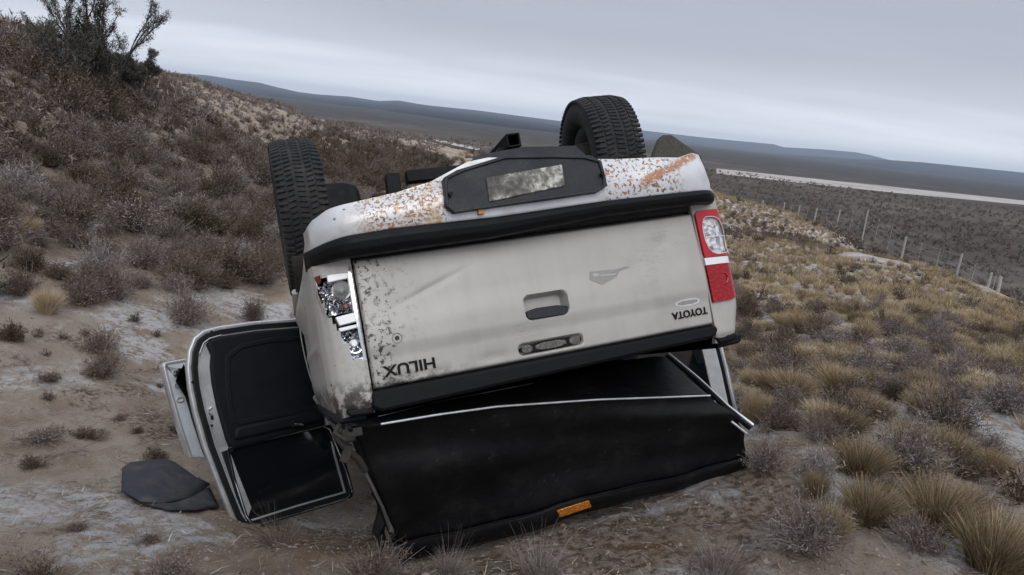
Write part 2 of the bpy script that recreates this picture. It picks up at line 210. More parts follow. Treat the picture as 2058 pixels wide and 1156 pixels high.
class MB:
    """mesh builder: collects vertices and faces"""
    def __init__(self): self.v = []; self.f = []
    def add(self, vs, fs):
        o = len(self.v); self.v += [tuple(map(float, p)) for p in vs]; self.f += [tuple(i + o for i in q) for q in fs]; return self
    def box(self, c, s, rot=None):
        x, y, z = (k / 2 for k in s); R = rot or Matrix.Identity(3); c = Vector(c)
        vs = [c + R @ Vector(p) for p in ((-x,-y,-z),(x,-y,-z),(x,y,-z),(-x,y,-z),(-x,-y,z),(x,-y,z),(x,y,z),(-x,y,z))]
        return self.add(vs, [(0,3,2,1),(4,5,6,7),(0,1,5,4),(1,2,6,5),(2,3,7,6),(3,0,4,7)])
    def tube(self, pts, r, n=8, caps=True, flat=1.0):
        pts = [Vector(p) for p in pts]; rs = r if isinstance(r, (list, tuple)) else [r] * len(pts)
        vs, fs = [], []; up = Vector((0, 0, 1))
        for i, p in enumerate(pts):
            d = (pts[min(i + 1, len(pts) - 1)] - pts[max(i - 1, 0)]).normalized()
            a = d.cross(up) if abs(d.dot(up)) < 0.95 else d.cross(Vector((1, 0, 0)))
            a.normalize(); b = a.cross(d).normalized()
            for k in range(n):
                t = 2 * math.pi * k / n
                vs.append(p + a * rs[i] * math.cos(t) + b * rs[i] * flat * math.sin(t))
        for i in range(len(pts) - 1):
            for k in range(n):
                q = (k + 1) % n; fs.append((i*n + k, i*n + q, (i+1)*n + q, (i+1)*n + k))
        if caps:
            fs.append(tuple(range(n))[::-1]); fs.append(tuple((len(pts)-1)*n + k for k in range(n)))
        return self.add(vs, fs)
    def prism(self, poly, f, d0, d1):
        """poly of 2-D points, f(a, b, d) -> 3-D, between depths d0 and d1"""
        n = len(poly); vs = [f(a, b, d0) for a, b in poly] + [f(a, b, d1) for a, b in poly]
        fs = [tuple(range(n)), tuple(range(2*n - 1, n - 1, -1))] + [(i, i + n, (i+1) % n + n, (i+1) % n) for i in range(n)]
        return self.add(vs, fs)
    def ringprism(self, outer, inner, f, d0, d1):
        """a frame between two outlines with the same number of points"""
        n = len(outer); vs = [f(a, b, d) for d in (d0, d1) for a, b in list(outer) + list(inner)]
        fs = []
        for i in range(n):
            j = (i + 1) % n
            fs += [(i, j, n + j, n + i), (2*n + i, 3*n + i, 3*n + j, 2*n + j), (i, 2*n + i, 2*n + j, j), (n + i, n + j, 3*n + j, 3*n + i)]
        return self.add(vs, fs)
    def grid(self, fn, nu, nv, skip=None):
        vs = [fn(i / nu, j / nv) for j in range(nv + 1) for i in range(nu + 1)]
        fs = []
        for j in range(nv):
            for i in range(nu):
                if skip and skip((i + .5) / nu, (j + .5) / nv): continue
                a = j * (nu + 1) + i; fs.append((a, a + 1, a + nu + 2, a + nu + 1))
        return self.add(vs, fs)
    def lathe(self, prof, n=48, c=(0, 0, 0), closed=True):
        """profile of (x, r) turned about the x axis"""
        vs = [(c[0] + x, c[1] + r * math.cos(2*math.pi*k/n), c[2] + r * math.sin(2*math.pi*k/n)) for x, r in prof for k in range(n)]
        m = len(prof); fs = []
        for i in range(m if closed else m - 1):
            j = (i + 1) % m
            for k in range(n):
                q = (k + 1) % n; fs.append((i*n + k, j*n + k, j*n + q, i*n + q))
        return self.add(vs, fs)
    def build(self, name, mat, parent=None, smooth=None, bevel=0.0, seg=2, solid=0.0, label=None, subdiv=0):
        me = bpy.data.meshes.new(name); me.from_pydata(self.v, [], self.f)
        bm = bmesh.new(); bm.from_mesh(me)
        bmesh.ops.recalc_face_normals(bm, faces=bm.faces); bm.to_mesh(me); bm.free()
        me.materials.append(mat)
        o = bpy.data.objects.new(name, me); COL.objects.link(o)
        if parent: o.parent = parent
        if smooth is not None:
            me.polygons.foreach_set('use_smooth', [True] * len(me.polygons)); me.set_sharp_from_angle(angle=math.radians(smooth))
        if solid:
            s = o.modifiers.new('solid', 'SOLIDIFY'); s.thickness = solid; s.offset = 0
        if subdiv:
            s = o.modifiers.new('sub', 'SUBSURF'); s.levels = subdiv; s.render_levels = subdiv
        if bevel:
            b = o.modifiers.new('bevel', 'BEVEL'); b.width = bevel; b.segments = seg; b.limit_method = 'ANGLE'; b.angle_limit = math.radians(35)
            me.polygons.foreach_set('use_smooth', [True] * len(me.polygons)); me.set_sharp_from_angle(angle=math.radians(60))
        if label: o['label'] = label
        return o

def np_mesh(name, V, F, mat, attrs=None, smooth=False):
    me = bpy.data.meshes.new(name); V = np.ascontiguousarray(V, np.float32); F = np.ascontiguousarray(F, np.int32); k = F.shape[1]
    me.vertices.add(len(V)); me.vertices.foreach_set('co', V.ravel())
    me.loops.add(F.size); me.loops.foreach_set('vertex_index', F.ravel())
    me.polygons.add(len(F)); me.polygons.foreach_set('loop_start', np.arange(0, F.size, k, dtype=np.int32))
    me.polygons.foreach_set('use_smooth', np.full(len(F), smooth, dtype=bool))
    me.update(calc_edges=True)
    for a, vals in (attrs or {}).items():
        me.attributes.new(a, 'FLOAT', 'POINT').data.foreach_set('value', np.ascontiguousarray(vals, np.float32))
    me.materials.append(mat)
    return me

def link(name, me, parent=None):
    o = bpy.data.objects.new(name, me); COL.objects.link(o)
    if parent: o.parent = parent
    return o

def inset(poly, d):
    """move each corner of a 2-D outline inwards by about d"""
    n = len(poly); A = sum(poly[i][0]*poly[(i+1) % n][1] - poly[(i+1) % n][0]*poly[i][1] for i in range(n)); s = 1 if A > 0 else -1; out = []
    for i in range(n):
        p, q, r = (Vector(poly[k % n]) for k in (i - 1, i, i + 1))
        a = (q - p).normalized(); b = (r - q).normalized()
        na = Vector((-a.y, a.x)) * s; nb = Vector((-b.y, b.x)) * s; m = (na + nb)
        m = m / max(0.35, m.length_squared / 2) if m.length > 1e-6 else na
        out.append(tuple(q + m * d))
    return out

def smooth_poly(poly, it=2):
    for _ in range(it):
        o = []
        for i in range(len(poly)):
            a, b = poly[i], poly[(i + 1) % len(poly)]
            o += [(a[0]*.75 + b[0]*.25, a[1]*.75 + b[1]*.25), (a[0]*.25 + b[0]*.75, a[1]*.25 + b[1]*.75)]
        poly = o
    return poly

def interp(pts, t):
    """point at 0..1 along a polyline by length"""
    P = [Vector(p) for p in pts]; L = [0]
    for a, b in zip(P, P[1:]): L.append(L[-1] + (b - a).length)
    s = t * L[-1]
    for i in range(len(P) - 1):
        if s <= L[i + 1] or i == len(P) - 2:
            return P[i].lerp(P[i + 1], (s - L[i]) / max(1e-9, L[i + 1] - L[i]))

def polyf(pts, x):
    return float(np.interp(x, [p[0] for p in pts], [p[1] for p in pts]))

# ------------------------------------------------------------------ terrain
CPA = np.array(CP, float)
def _U(r2): return 0.5 * r2 * np.log(r2 + 1e-9)
_X = CPA[:, :2] / 10.0; _n = len(_X)
_A = np.zeros((_n + 3, _n + 3)); _A[:_n, :_n] = _U(((_X[:, None] - _X[None]) ** 2).sum(-1)) + 0.001 * np.eye(_n)
_A[:_n, _n] = 1; _A[:_n, _n+1:] = _X; _A[_n, :_n] = 1; _A[_n+1:, :_n] = _X.T
_w = np.linalg.solve(_A, np.concatenate([CPA[:, 2], [0, 0, 0]]))
def sstep(a, b, t):
    t = np.clip((t - a) / (b - a), 0, 1); return t * t * (3 - 2 * t)
def height(x, y):
    x = np.asarray(x, float) / 10.0; y = np.asarray(y, float) / 10.0
    o = _w[_n] + _w[_n+1] * x + _w[_n+2] * y
    for i in range(_n): o = o + _w[i] * _U((x - _X[i, 0]) ** 2 + (y - _X[i, 1]) ** 2)
    r = np.hypot(x, y) * 10; b = sstep(70, 130, r)
    return np.clip(o, -10, 6) * (1 - b) - 9.0 * b
RNG = np.random.default_rng(7)
_ph = RNG.uniform(0, 6.28, (40, 2)); _dr = RNG.uniform(0, 6.28, 40)
def lumps(x, y):
    """small hummocks of the soil"""
    o = np.zeros_like(x)
    for i in range(40):
        k = 1.2 * 1.115 ** i; a = 0.030 / (k / 1.2) ** 0.85
        o += a * np.sin(k * (x * math.cos(_dr[i]) + y * math.sin(_dr[i])) + _ph[i, 0]) * np.sin(k * .73 * (y * math.cos(_dr[i]) - x * math.sin(_dr[i])) + _ph[i, 1])
    return o
def ground(x, y):
    x = np.asarray(x, float); y = np.asarray(y, float); r = np.hypot(x, y)
    return height(x, y) + lumps(x, y) * (1 - sstep(60, 120, r))

def ground_material():
    N = Nodes('sandy_soil'); v = N.coord('Object')
    s = N.sep(v)
    big = N.noise(v, 0.55, 5, 0.6, 0.4); mid = N.noise(v, 3.1, 6, 0.62); fine = N.noise(v, 26, 5, 0.7); grit = N.noise(v, 150, 4, 0.75)
    base = N.ramp(N.math('ADD', N.math('MULTIPLY', big, 0.5), N.math('MULTIPLY', mid, 0.5)),
                  [(0.32, (0.182, 0.138, 0.106)), (0.44, (0.335, 0.268, 0.213)), (0.60, (0.47, 0.405, 0.345))])
    # brown litter of twigs and dead leaves
    lit = N.math('MULTIPLY', N.step(N.math('ADD', N.noise(v, 1.7, 5, 0.65, 0.6), N.math('MULTIPLY', N.attr('litter'), 0.22)), 0.52, 0.64), N.step(fine, 0.42, 0.60))
    base = N.mix(N.math('MULTIPLY', lit, 0.85), base, (0.085, 0.050, 0.034))
    # orange-brown patch of litter
    org = N.math('MULTIPLY', N.step(N.noise(N.coord('Object', loc=(7.3, 2.2, 0)), 0.9, 4, 0.6), 0.56, 0.66), N.step(mid, 0.35, 0.6))
    base = N.mix(N.math('MULTIPLY', org, 0.6), base, (0.20, 0.115, 0.052))
    base = N.mix(N.step(grit, 0.54, 0.64, 0.0, 0.75), base, (0.075, 0.064, 0.058))
    base = N.mix(N.step(grit, 0.42, 0.30, 0.0, 0.35), base, (0.40, 0.35, 0.31))
    # frost and thin snow in the hollows between plants
    pale = N.math('MULTIPLY', N.step(N.math('ADD', N.attr('pale'), N.math('MULTIPLY', N.math('SUBTRACT', mid, 0.5), 1.2)), 0.30, 0.75), N.step(fine, 0.30, 0.55, 0.5, 1.0))
    base = N.mix(N.math('MULTIPLY', pale, 0.85), base, (0.43, 0.375, 0.325))
    frn = N.math('ADD', N.noise(N.coord('Object', loc=(1.7, 9.4, 0)), 0.75, 6, 0.64, 0.5), N.math('MULTIPLY', N.attr('frost'), 0.25))
    frn = N.math('SUBTRACT', frn, N.step(s[2], 0.25, 1.0, 0.0, 0.12))
    fr = N.math('MULTIPLY', N.step(frn, 0.555, 0.65), N.step(N.noise(v, 11, 6, 0.75), 0.40, 0.58))
    base = N.mix(N.math('MULTIPLY', fr, 0.82), base, (0.62, 0.63, 0.67))
    # beyond the fence: the plain's cover of low dark scrub
    dist = N.math('SQRT', N.math('ADD', N.math('MULTIPLY', s[0], s[0]), N.math('MULTIPLY', s[1], s[1])))
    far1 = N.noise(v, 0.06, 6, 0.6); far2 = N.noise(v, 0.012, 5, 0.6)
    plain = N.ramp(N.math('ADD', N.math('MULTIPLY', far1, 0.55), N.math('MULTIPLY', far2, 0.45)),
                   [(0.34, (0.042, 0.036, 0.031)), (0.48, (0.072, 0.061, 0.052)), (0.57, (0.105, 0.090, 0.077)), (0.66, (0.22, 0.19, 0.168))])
    plain = N.mix(N.step(N.math('ADD', dist, N.math('MULTIPLY', N.math('SUBTRACT', far2, 0.5), 500)), 330, 720), plain, N.ramp(far1, [(0.35, (0.038, 0.036, 0.038)), (0.55, (0.058, 0.054, 0.054)), (0.7, (0.10, 0.092, 0.088))]))  # haze painted in: the scrub colour turns greyer with distance
    low = N.step(s[2], -3.6, -6.0)
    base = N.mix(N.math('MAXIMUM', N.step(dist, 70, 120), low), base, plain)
    N.set(color=base, rough=0.95, spec=0.15)
    N.bump(N.math('ADD', N.math('MULTIPLY', fine, 1.0), N.math('MULTIPLY', grit, 0.8)), 0.03, 1.0)
    return N.m

def build_ground():
    front = np.radians(np.linspace(-47, 47, 640)); back = np.radians(np.linspace(47, 313, 96))[1:-1]
    ang = np.concatenate([front, back]); na = len(ang)
    rad = np.concatenate([[0.0], np.geomspace(0.5, 60, 330), np.geomspace(60, 9800, 86)[1:]]); nr = len(rad)
    A, R = np.meshgrid(ang, rad)
    x = R * np.sin(A); y = R * np.cos(A); z = ground(x.ravel(), y.ravel()).reshape(x.shape)
    def blobs(lst):
        o = np.zeros(x.size)
        for bx_, by_, br, ba in lst: o = np.maximum(o, ba * np.exp(-((x.ravel() - bx_) ** 2 + (y.ravel() - by_) ** 2) / (2 * (br * 0.75) ** 2)))
        return o
    V = np.stack([x, y, z], -1).reshape(-1, 3)
    i = np.arange(nr - 1)[:, None] * na; j = np.arange(na)[None]; k = (j + 1) % na
    F = np.stack([i + j, i + k, i + na + k, i + na + j], -1).reshape(-1, 4)[:, ::-1]
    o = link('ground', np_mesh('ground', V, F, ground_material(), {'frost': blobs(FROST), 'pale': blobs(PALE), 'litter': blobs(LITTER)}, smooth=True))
    tag(o, kind='structure')
build_ground()

def flat_strip(name, poly, mat, lift):
    vs = [(p[0], p[1], float(ground(p[0], p[1])) + lift) for p in poly]
    o = MB().add(vs, [tuple(range(len(vs)))]).build(name, mat); tag(o, kind='structure'); return o
road_mat = simple('pale_gravel', (0.42, 0.385, 0.365), 0.95, 0, 0.3, 0.12)
N = Nodes('pale_gravel_streaked'); v = N.coord('Object', scale=(0.012, 0.05, 1), rot=(0, 0, 0.35))
N.set(color=N.ramp(N.noise(v, 3, 6, 0.7), [(0.35, (0.14, 0.12, 0.11)), (0.5, (0.40, 0.37, 0.355)), (0.7, (0.52, 0.49, 0.475))]), rough=0.95)
flat_strip('gravel_road', ROAD, N.m, 0.06)
flat_strip('dirt_road', ROAD2, road_mat, 0.08)

def hill_material():
    N = Nodes('far_hillside'); v = N.coord('Object')
    n = N.noise(v, 0.004, 6, 0.6); n2 = N.noise(v, 0.02, 5, 0.65)
    N.set(color=N.ramp(N.math('MULTIPLY', N.math('ADD', n, n2), 0.5), [(0.38, (0.028, 0.033, 0.044)), (0.55, (0.046, 0.050, 0.061)), (0.68, (0.068, 0.071, 0.080))]), rough=1.0, spec=0.0)
    return N.m
HILLM = hill_material()
def build_ridge(pts, depth, seed, base=-12.0):
    """a long hill with a real foot in front and behind; crest through pts"""
    rng = np.random.default_rng(seed); P = np.array(pts, float); n = 260; t = np.linspace(0, 1, n)
    L = np.concatenate([[0], np.cumsum(np.hypot(*np.diff(P[:, :2], axis=0).T))]); L /= L[-1]
    C = np.stack([np.interp(t, L, P[:, k]) for k in range(3)], 1)
    out = np.stack([C[:, 0], C[:, 1]], 1); out /= np.linalg.norm(out, axis=1)[:, None]
    prof = [(-1.0, 0.0), (-0.72, 0.10), (-0.5, 0.30), (-0.34, 0.42), (-0.2, 0.66), (-0.1, 0.88), (-0.03, 0.985), (0, 1.0), (0.2, 0.98), (0.6, 0.6), (1.0, 0.0)]
    ph = rng.uniform(0, 6.28, 12); V = []
    for i, (d, h) in enumerate(prof):
        w = sum(math.sin(1) * 0 + np.sin(t * (9 + 7 * k) + ph[k] + d * 2) / (1 + k) for k in range(10)) * 0.05
        dd = d * depth * (1 + (w if d < -0.02 else 0)); hh = np.clip(h + (w * 0.9 if -0.9 < d < -0.05 else 0), 0, 1)
        V.append(np.stack([C[:, 0] + out[:, 0] * dd, C[:, 1] + out[:, 1] * dd, base + (C[:, 2] - base) * hh], 1))
    V = np.array(V).reshape(-1, 3); m = len(prof)
    i = np.arange(m - 1)[:, None] * n; j = np.arange(n - 1)[None]
    F = np.stack([i + j, i + j + 1, i + n + j + 1, i + n + j], -1).reshape(-1, 4)
    o = link('hills', np_mesh('hills', V, F, HILLM, smooth=True)); tag(o, kind='structure')
for k, (rp, dp) in enumerate(zip(RIDGES, (4300, 2400, 2600))): build_ridge(rp, dp, 20 + k)

# ------------------------------------------------------------------ materials of the truck
def paint_material():
    N = Nodes('silver_beige_paint'); v = N.coord('Object'); s = N.sep(v)
    n = N.noise(v, 5, 5, 0.6); streak = N.noise(N.coord('Object', scale=(26, 26, 1.6)), 1.0, 4, 0.6)
    base = N.ramp(N.math('ADD', N.math('MULTIPLY', n, 0.68), N.math('MULTIPLY', streak, 0.32)), [(0.33, (0.345, 0.335, 0.316)), (0.52, (0.395, 0.385, 0.366)), (0.68, (0.42, 0.411, 0.394))])
    # road film
    base = N.mix(N.step(N.noise(v, 2.2, 5, 0.6), 0.5, 0.75, 0, 0.35), base, (0.28, 0.255, 0.22))
    scr = N.noise(N.coord('Object', scale=(3, 3, 60), rot=(0, 0.18, 0)), 2.0, 3, 0.5); scm = N.step(N.noise(v, 3.4, 3), 0.54, 0.66)
    base = N.mix(N.math('MULTIPLY', N.math('MULTIPLY', N.step(N.math('ABSOLUTE', N.math('SUBTRACT', scr, 0.5)), 0.012, 0.004), scm), 0.55), base, (0.20, 0.185, 0.165))
    # mud spatter thickest at the left end of the tailgate
    sp = N.step(N.noise(v, 48, 4, 0.75), 0.525, 0.58)
    cl = N.step(N.noise(N.coord('Object', loc=(2.3, 0, 1.1)), 9, 4, 0.6), 0.36, 0.54)
    reg = N.math('MULTIPLY', N.step(s[0], -0.46, -0.66), N.step(s[0], -0.735, -0.70, 0.12, 1.0))
    base = N.mix(N.math('MULTIPLY', N.math('MULTIPLY', sp, cl), reg), base, (0.035, 0.03, 0.026))
    dots = N.step(N.voro(v, 16), 0.10, 0.06); few = N.step(N.noise(v, 7, 2), 0.50, 0.62)
    reg2 = N.step(s[0], -0.10, -0.62, 0.0, 1.0)
    base = N.mix(N.math('MULTIPLY', N.math('MULTIPLY', dots, few), reg2), base, (0.04, 0.034, 0.03))
    # dirt along the edge that lies lowest, near the broken corner
    edge = N.math('MULTIPLY', N.step(s[2], -0.17, -0.245), N.step(s[0], -0.20, -0.62))
    base = N.mix(N.math('MULTIPLY', edge, N.step(N.noise(v, 24, 5, 0.7), 0.40, 0.58)), base, (0.045, 0.038, 0.032))
    N.set(color=base, metal=0.12, rough=N.step(n, 0.3, 0.7, 0.42, 0.60), coat=0.2, coat_rough=0.25)
    return N.m
PAINT = paint_material()
PANEL = simple('silver_panel_edge', (0.50, 0.51, 0.53), 0.38, 0.55, 0.15, 9, coat=0.3)
BLACKP = simple('black_plastic', (0.0055, 0.006, 0.0075), 0.5, 0, 0.3, 20, 0.001, spec=0.14)
DARKP = simple('dark_blue_grey_plastic', (0.013, 0.016, 0.023), 0.5, 0, 0.25, 14, 0.001, spec=0.35)
TRIM = simple('door_trim_plastic', (0.0075, 0.009, 0.012), 0.6, 0, 0.25, 10, 0.001, spec=0.14)
N = Nodes('dusty_tyre_rubber'); v = N.coord('Object')
N.set(color=N.mix(N.step(N.noise(v, 7, 6, 0.7), 0.45, 0.75, 0.0, 0.55), N.ramp(N.noise(v, 30, 4), [(0.3, (0.011, 0.0115, 0.013)), (0.7, (0.024, 0.025, 0.028))]), (0.075, 0.066, 0.056)), rough=0.8, spec=0.35)
N.bump(N.noise(v, 90, 4, 0.7), 0.002); RUBBER = N.m
SEAL = simple('black_rubber_seal', (0.005, 0.0055, 0.007), 0.5, spec=0.3)
STEEL = simple('dull_steel', (0.25, 0.25, 0.26), 0.45, 0.8, 0.35, 18)
CHASSIS = simple('muddy_black_steel', (0.030, 0.027, 0.024), 0.8, 0.2, 0.5, 8, 0.003)
CHROME = simple('chrome', (0.80, 0.82, 0.85), 0.12, 1.0, 0.06, 12)
WHITEP = simple('white_reflector', (0.78, 0.79, 0.82), 0.3, 0.1, 0.05, 8)
GREYP = simple('worn_grey_film', (0.27, 0.265, 0.26), 0.6, 0, 0.2, 40)
BADGE = simple('black_badge', (0.006, 0.006, 0.0065), 0.6, spec=0.15)
INTERIOR = simple('dark_interior', (0.02, 0.021, 0.024), 0.85)
LINER = simple('dark_bed_liner', (0.014, 0.014, 0.016), 0.7, 0, 0.3, 30, 0.002)

def bumper_material():
    N = Nodes('rusty_white_bumper'); v = N.coord('Object'); s = N.sep(v)
    n = N.noise(v, 4, 4); wn_ = N.noise(v, 14, 5, 0.65); f = N.noise(v, 60, 4, 0.75)
    base = N.ramp(n, [(0.3, (0.54, 0.555, 0.59)), (0.7, (0.66, 0.672, 0.70))])
    base = N.mix(N.step(N.noise(v, 6, 6, 0.7), 0.48, 0.72, 0.0, 0.5), base, (0.36, 0.335, 0.30))
    # rust in the pitted left half
    pits = N.step(N.noise(N.coord('Object', scale=(1, 1, 1.2)), 88, 3, 0.65), 0.49, 0.55)
    zoneL = N.math('MULTIPLY', N.step(s[0], -0.72, -0.60), N.step(s[0], -0.33, -0.37))
    rust_c = N.ramp(f, [(0.35, (0.09, 0.042, 0.022)), (0.55, (0.30, 0.145, 0.06)), (0.7, (0.43, 0.28, 0.15))])
    dens = N.step(wn_, 0.30, 0.44)
    base = N.mix(N.math('MULTIPLY', N.math('MULTIPLY', pits, zoneL), dens), base, rust_c)
    yel = N.math('MULTIPLY', zoneL, N.step(N.noise(v, 11, 5, 0.7), 0.50, 0.66))
    base = N.mix(N.math('MULTIPLY', yel, 0.7), base, (0.50, 0.34, 0.16))
    # diagonal scrape of rust on the right end
    dline = N.math('ABSOLUTE', N.math('SUBTRACT', N.math('SUBTRACT', s[2], 0.362), N.math('MULTIPLY', N.math('SUBTRACT', s[0], 0.44), 0.36)))
    band = N.math('MULTIPLY', N.step(N.math('ADD', dline, N.math('MULTIPLY', N.math('SUBTRACT', wn_, 0.5), 0.05)), 0.026, 0.010), N.math('MULTIPLY', N.step(s[0], 0.42, 0.46), N.step(s[0], 0.76, 0.72)))
    base = N.mix(N.math('MULTIPLY', band, N.step(f, 0.36, 0.52)), base, N.ramp(f, [(0.35, (0.17, 0.07, 0.035)), (0.6, (0.42, 0.18, 0.075)), (0.72, (0.55, 0.42, 0.32))]))
    zoneR = N.math('MULTIPLY', N.step(s[0], 0.26, 0.30), N.step(s[0], 0.66, 0.58))
    sp = N.math('MULTIPLY', N.step(N.noise(N.coord('Object', loc=(4, 1, 2)), 70, 3, 0.65), 0.535, 0.59), zoneR)
    base = N.mix(sp, base, rust_c)
    blot = N.math('MULTIPLY', N.step(N.noise(N.coord('Object', loc=(1.2, 5, 2.6)), 12, 4, 0.65), 0.60, 0.66), N.math('MULTIPLY', zoneR, N.step(s[2], 0.40, 0.43)))
    base = N.mix(blot, base, (0.22, 0.09, 0.06))
    # a few dents and spots at the far left
    base = N.mix(N.math('MULTIPLY', N.step(N.voro(v, 34), 0.22, 0.14), N.math('MULTIPLY', N.step(s[0], -0.56, -0.62), N.step(wn_, 0.46, 0.56))), base, (0.10, 0.10, 0.12))
    N.set(color=base, metal=0.15, rough=N.step(wn_, 0.3, 0.7, 0.28, 0.5), coat=0.2)
    N.bump(N.noise(v, 40, 3), 0.002, 0.6)
    return N.m
BUMPER = bumper_material()

def cover_material():
    N = Nodes('black_vinyl_cover'); v = N.coord('Object')
    n = N.noise(v, 3.5, 5, 0.6); weave = N.noise(v, 260, 2)
    dust = N.step(N.noise(v, 7, 6, 0.7), 0.50, 0.72, 0, 0.8)
    spots = N.math('MULTIPLY', N.step(N.noise(v, 38, 4, 0.75), 0.62, 0.67), N.step(n, 0.48, 0.6))
    base = N.mix(dust, N.ramp(n, [(0.3, (0.0030, 0.0032, 0.004)), (0.7, (0.0048, 0.005, 0.006))]), (0.014, 0.0132, 0.0128))
    base = N.mix(N.math('MULTIPLY', spots, 0.5), base, (0.07, 0.06, 0.055))
    N.set(color=base, rough=N.step(n, 0.3, 0.7, 0.5, 0.68), spec=0.22); N.bump(N.math('ADD', N.math('MULTIPLY', weave, 0.05), N.noise(v, 9, 5, 0.6)), 0.010, 0.8); return N.m
COVER = cover_material()

def glassy(name, color, rough=0.05, alpha=1.0, var=0.12, coat=0.8):
    N = Nodes(name); v = N.coord('Object'); n = N.noise(v, 30, 3)
    N.set(color=N.mix(n, tuple(c * (1 - var) for c in color), tuple(min(1, c * (1 + var)) for c in color)), rough=rough, coat=coat, coat_rough=0.05, alpha=alpha)
    return N.m
def lens_material(name, c0, c1, c2, coat=0.9):
    """a moulded lens: fine prisms show as cells"""
    N = Nodes(name); v = N.coord('Object'); cells = N.voro(v, 95, 'Distance'); n = N.noise(v, 18, 4, 0.6)
    N.set(color=N.mix(N.step(cells, 0.1, 0.6), N.mix(n, c0, c1), c2), rough=0.2, coat=coat, coat_rough=0.04, spec=0.35)
    N.bump(cells, 0.0015, 0.7); return N.m
REDLENS = lens_material('red_lamp_lens', (0.36, 0.003, 0.008), (0.48, 0.010, 0.016), (0.24, 0.002, 0.005), 0.25)
REDFRAME = glassy('red_lamp_frame', (0.42, 0.004, 0.013), 0.25, coat=0.2)
CLEARLENS = glassy('clear_lamp_lens', (0.70, 0.72, 0.75), 0.04, 0.10)
CENTRELENS = lens_material('smoked_lamp_lens', (0.12, 0.105, 0.095), (0.18, 0.16, 0.15), (0.07, 0.06, 0.055))
DARKGLASS = glassy('dark_window_glass', (0.006, 0.007, 0.009), 0.04)
TINTGLASS = glassy('tinted_window_glass', (0.05, 0.055, 0.06), 0.05, 0.82)
AMBER = lens_material('amber_reflector', (0.62, 0.22, 0.018), (0.72, 0.30, 0.03), (0.42, 0.13, 0.01))
REDBULB = glassy('red_bulb', (0.10, 0.008, 0.010), 0.15)

# ------------------------------------------------------------------ the overturned pickup truck
# truck frame: x to the right of the photo, y towards its nose, z up as it lies (its underside is up)
truck = bpy.data.objects.new('pickup_truck', None); COL.objects.link(truck)
TM = Matrix.Identity(4)
for i in range(3):
    for j in range(3): TM[i][j] = TRUCK_R[i][j]
    TM[i][3] = TRUCK_T[i]
truck.matrix_world = TM
tag(truck, 'overturned silver beige pickup truck lying on its roof with rusty white bumper', 'truck')
Mx = MEAS

# --- tailgate: one pressed panel with a handle pocket and a lamp slot
def rrect(x, z, cx, cz, hx, hz, r, ang=0.0):
    dx, dz = x - cx, z - cz; c, s = math.cos(ang), math.sin(ang); dx, dz = dx * c + dz * s, -dx * s + dz * c
    qx, qz = abs(dx) - hx + r, abs(dz) - hz + r
    return math.hypot(max(qx, 0), max(qz, 0)) + min(max(qx, qz), 0) - r
def sst(a, b, t):
    t = min(1, max(0, (t - a) / (b - a))); return t * t * (3 - 2 * t)
HND = (-0.012, -0.043, 0.088, 0.047, 0.026)
SLT = (-0.017, -0.194, 0.132, 0.0215, 0.019)
def tail_y(x, z):
    y = -0.014 * (1 - (z / 0.25) ** 2) - 0.006 * sst(0.07, -0.04, z) + 0.009 * sst(-0.080, -0.140, z)
    y += 0.05 * sst(0.222, 0.243, z) ** 2 + 0.06 * sst(-0.222, -0.245, z) ** 2
    y += 0.03 * sst(0.694, 0.705, abs(x)) ** 2
    y += 0.055 * sst(0.004, -0.010, rrect(x, z, *HND))
    y += 0.022 * sst(0.003, -0.005, rrect(x, z, *SLT))
    y += 0.004 * math.exp(-((x - 0.33) ** 2 + (z + 0.02) ** 2) / 0.02) + 0.005 * math.exp(-((x + 0.55) ** 2 / 0.02 + (z - 0.06) ** 2 / 0.02))
    y += 0.0025 * math.sin(9 * x + 3 * z) * math.sin(7 * z + 1)
    y += 0.005 * math.exp(-((z - 0.09 - 0.35 * (x + 0.45)) / 0.012) ** 2 - ((x + 0.45) / 0.10) ** 2) + 0.006 * math.exp(-((x - 0.52) / 0.05) ** 2 - ((z - 0.13) / 0.03) ** 2) + 0.004 * math.exp(-((x + 0.25) / 0.07) ** 2 - ((z + 0.20) / 0.02) ** 2)
    return y
def tail_pt(u, v):
    x = -0.703 + 1.406 * u; z = -0.243 + 0.486 * v; return (x, tail_y(x, z), z)
tailgate = MB().grid(tail_pt, 300, 130).build('tailgate', PAINT, truck, smooth=50)
MB().box((0, 0.095, 0.0), (1.38, 0.03, 0.46)).build('inner_panel', PANEL, tailgate, bevel=0.004)
cap = MB().prism([(-0.712, -0.238), (0.710, -0.238), (0.722, -0.262), (0.69, -0.290), (-0.69, -0.318), (-0.725, -0.295)], lambda a, b, d: (a, d, b), 0.0, 0.11)
cap.build('top_cap', BLACKP, tailgate, bevel=0.012)
hd = MB().prism(smooth_poly([(-0.098, -0.046), (0.076, -0.050), (0.074, -0.088), (0.050, -0.091), (-0.080, -0.088), (-0.097, -0.082)], 1), lambda a, b, d: (a, d, b), -0.012, 0.02)
hd.build('handle', DARKP, tailgate, bevel=0.004)
lamp = MB().prism([(SLT[0] + p[0], SLT[1] + p[1]) for p in smooth_poly([(-0.128, -0.018), (0.128, -0.018), (0.128, 0.018), (-0.128, 0.018)], 2)], lambda a, b, d: (a, d, b), tail_y(0.0, -0.15) + 0.008, tail_y(0, -0.15) + 0.03)
hml = lamp.build('high_brake_lamp', BLACKP, tailgate, bevel=0.002)
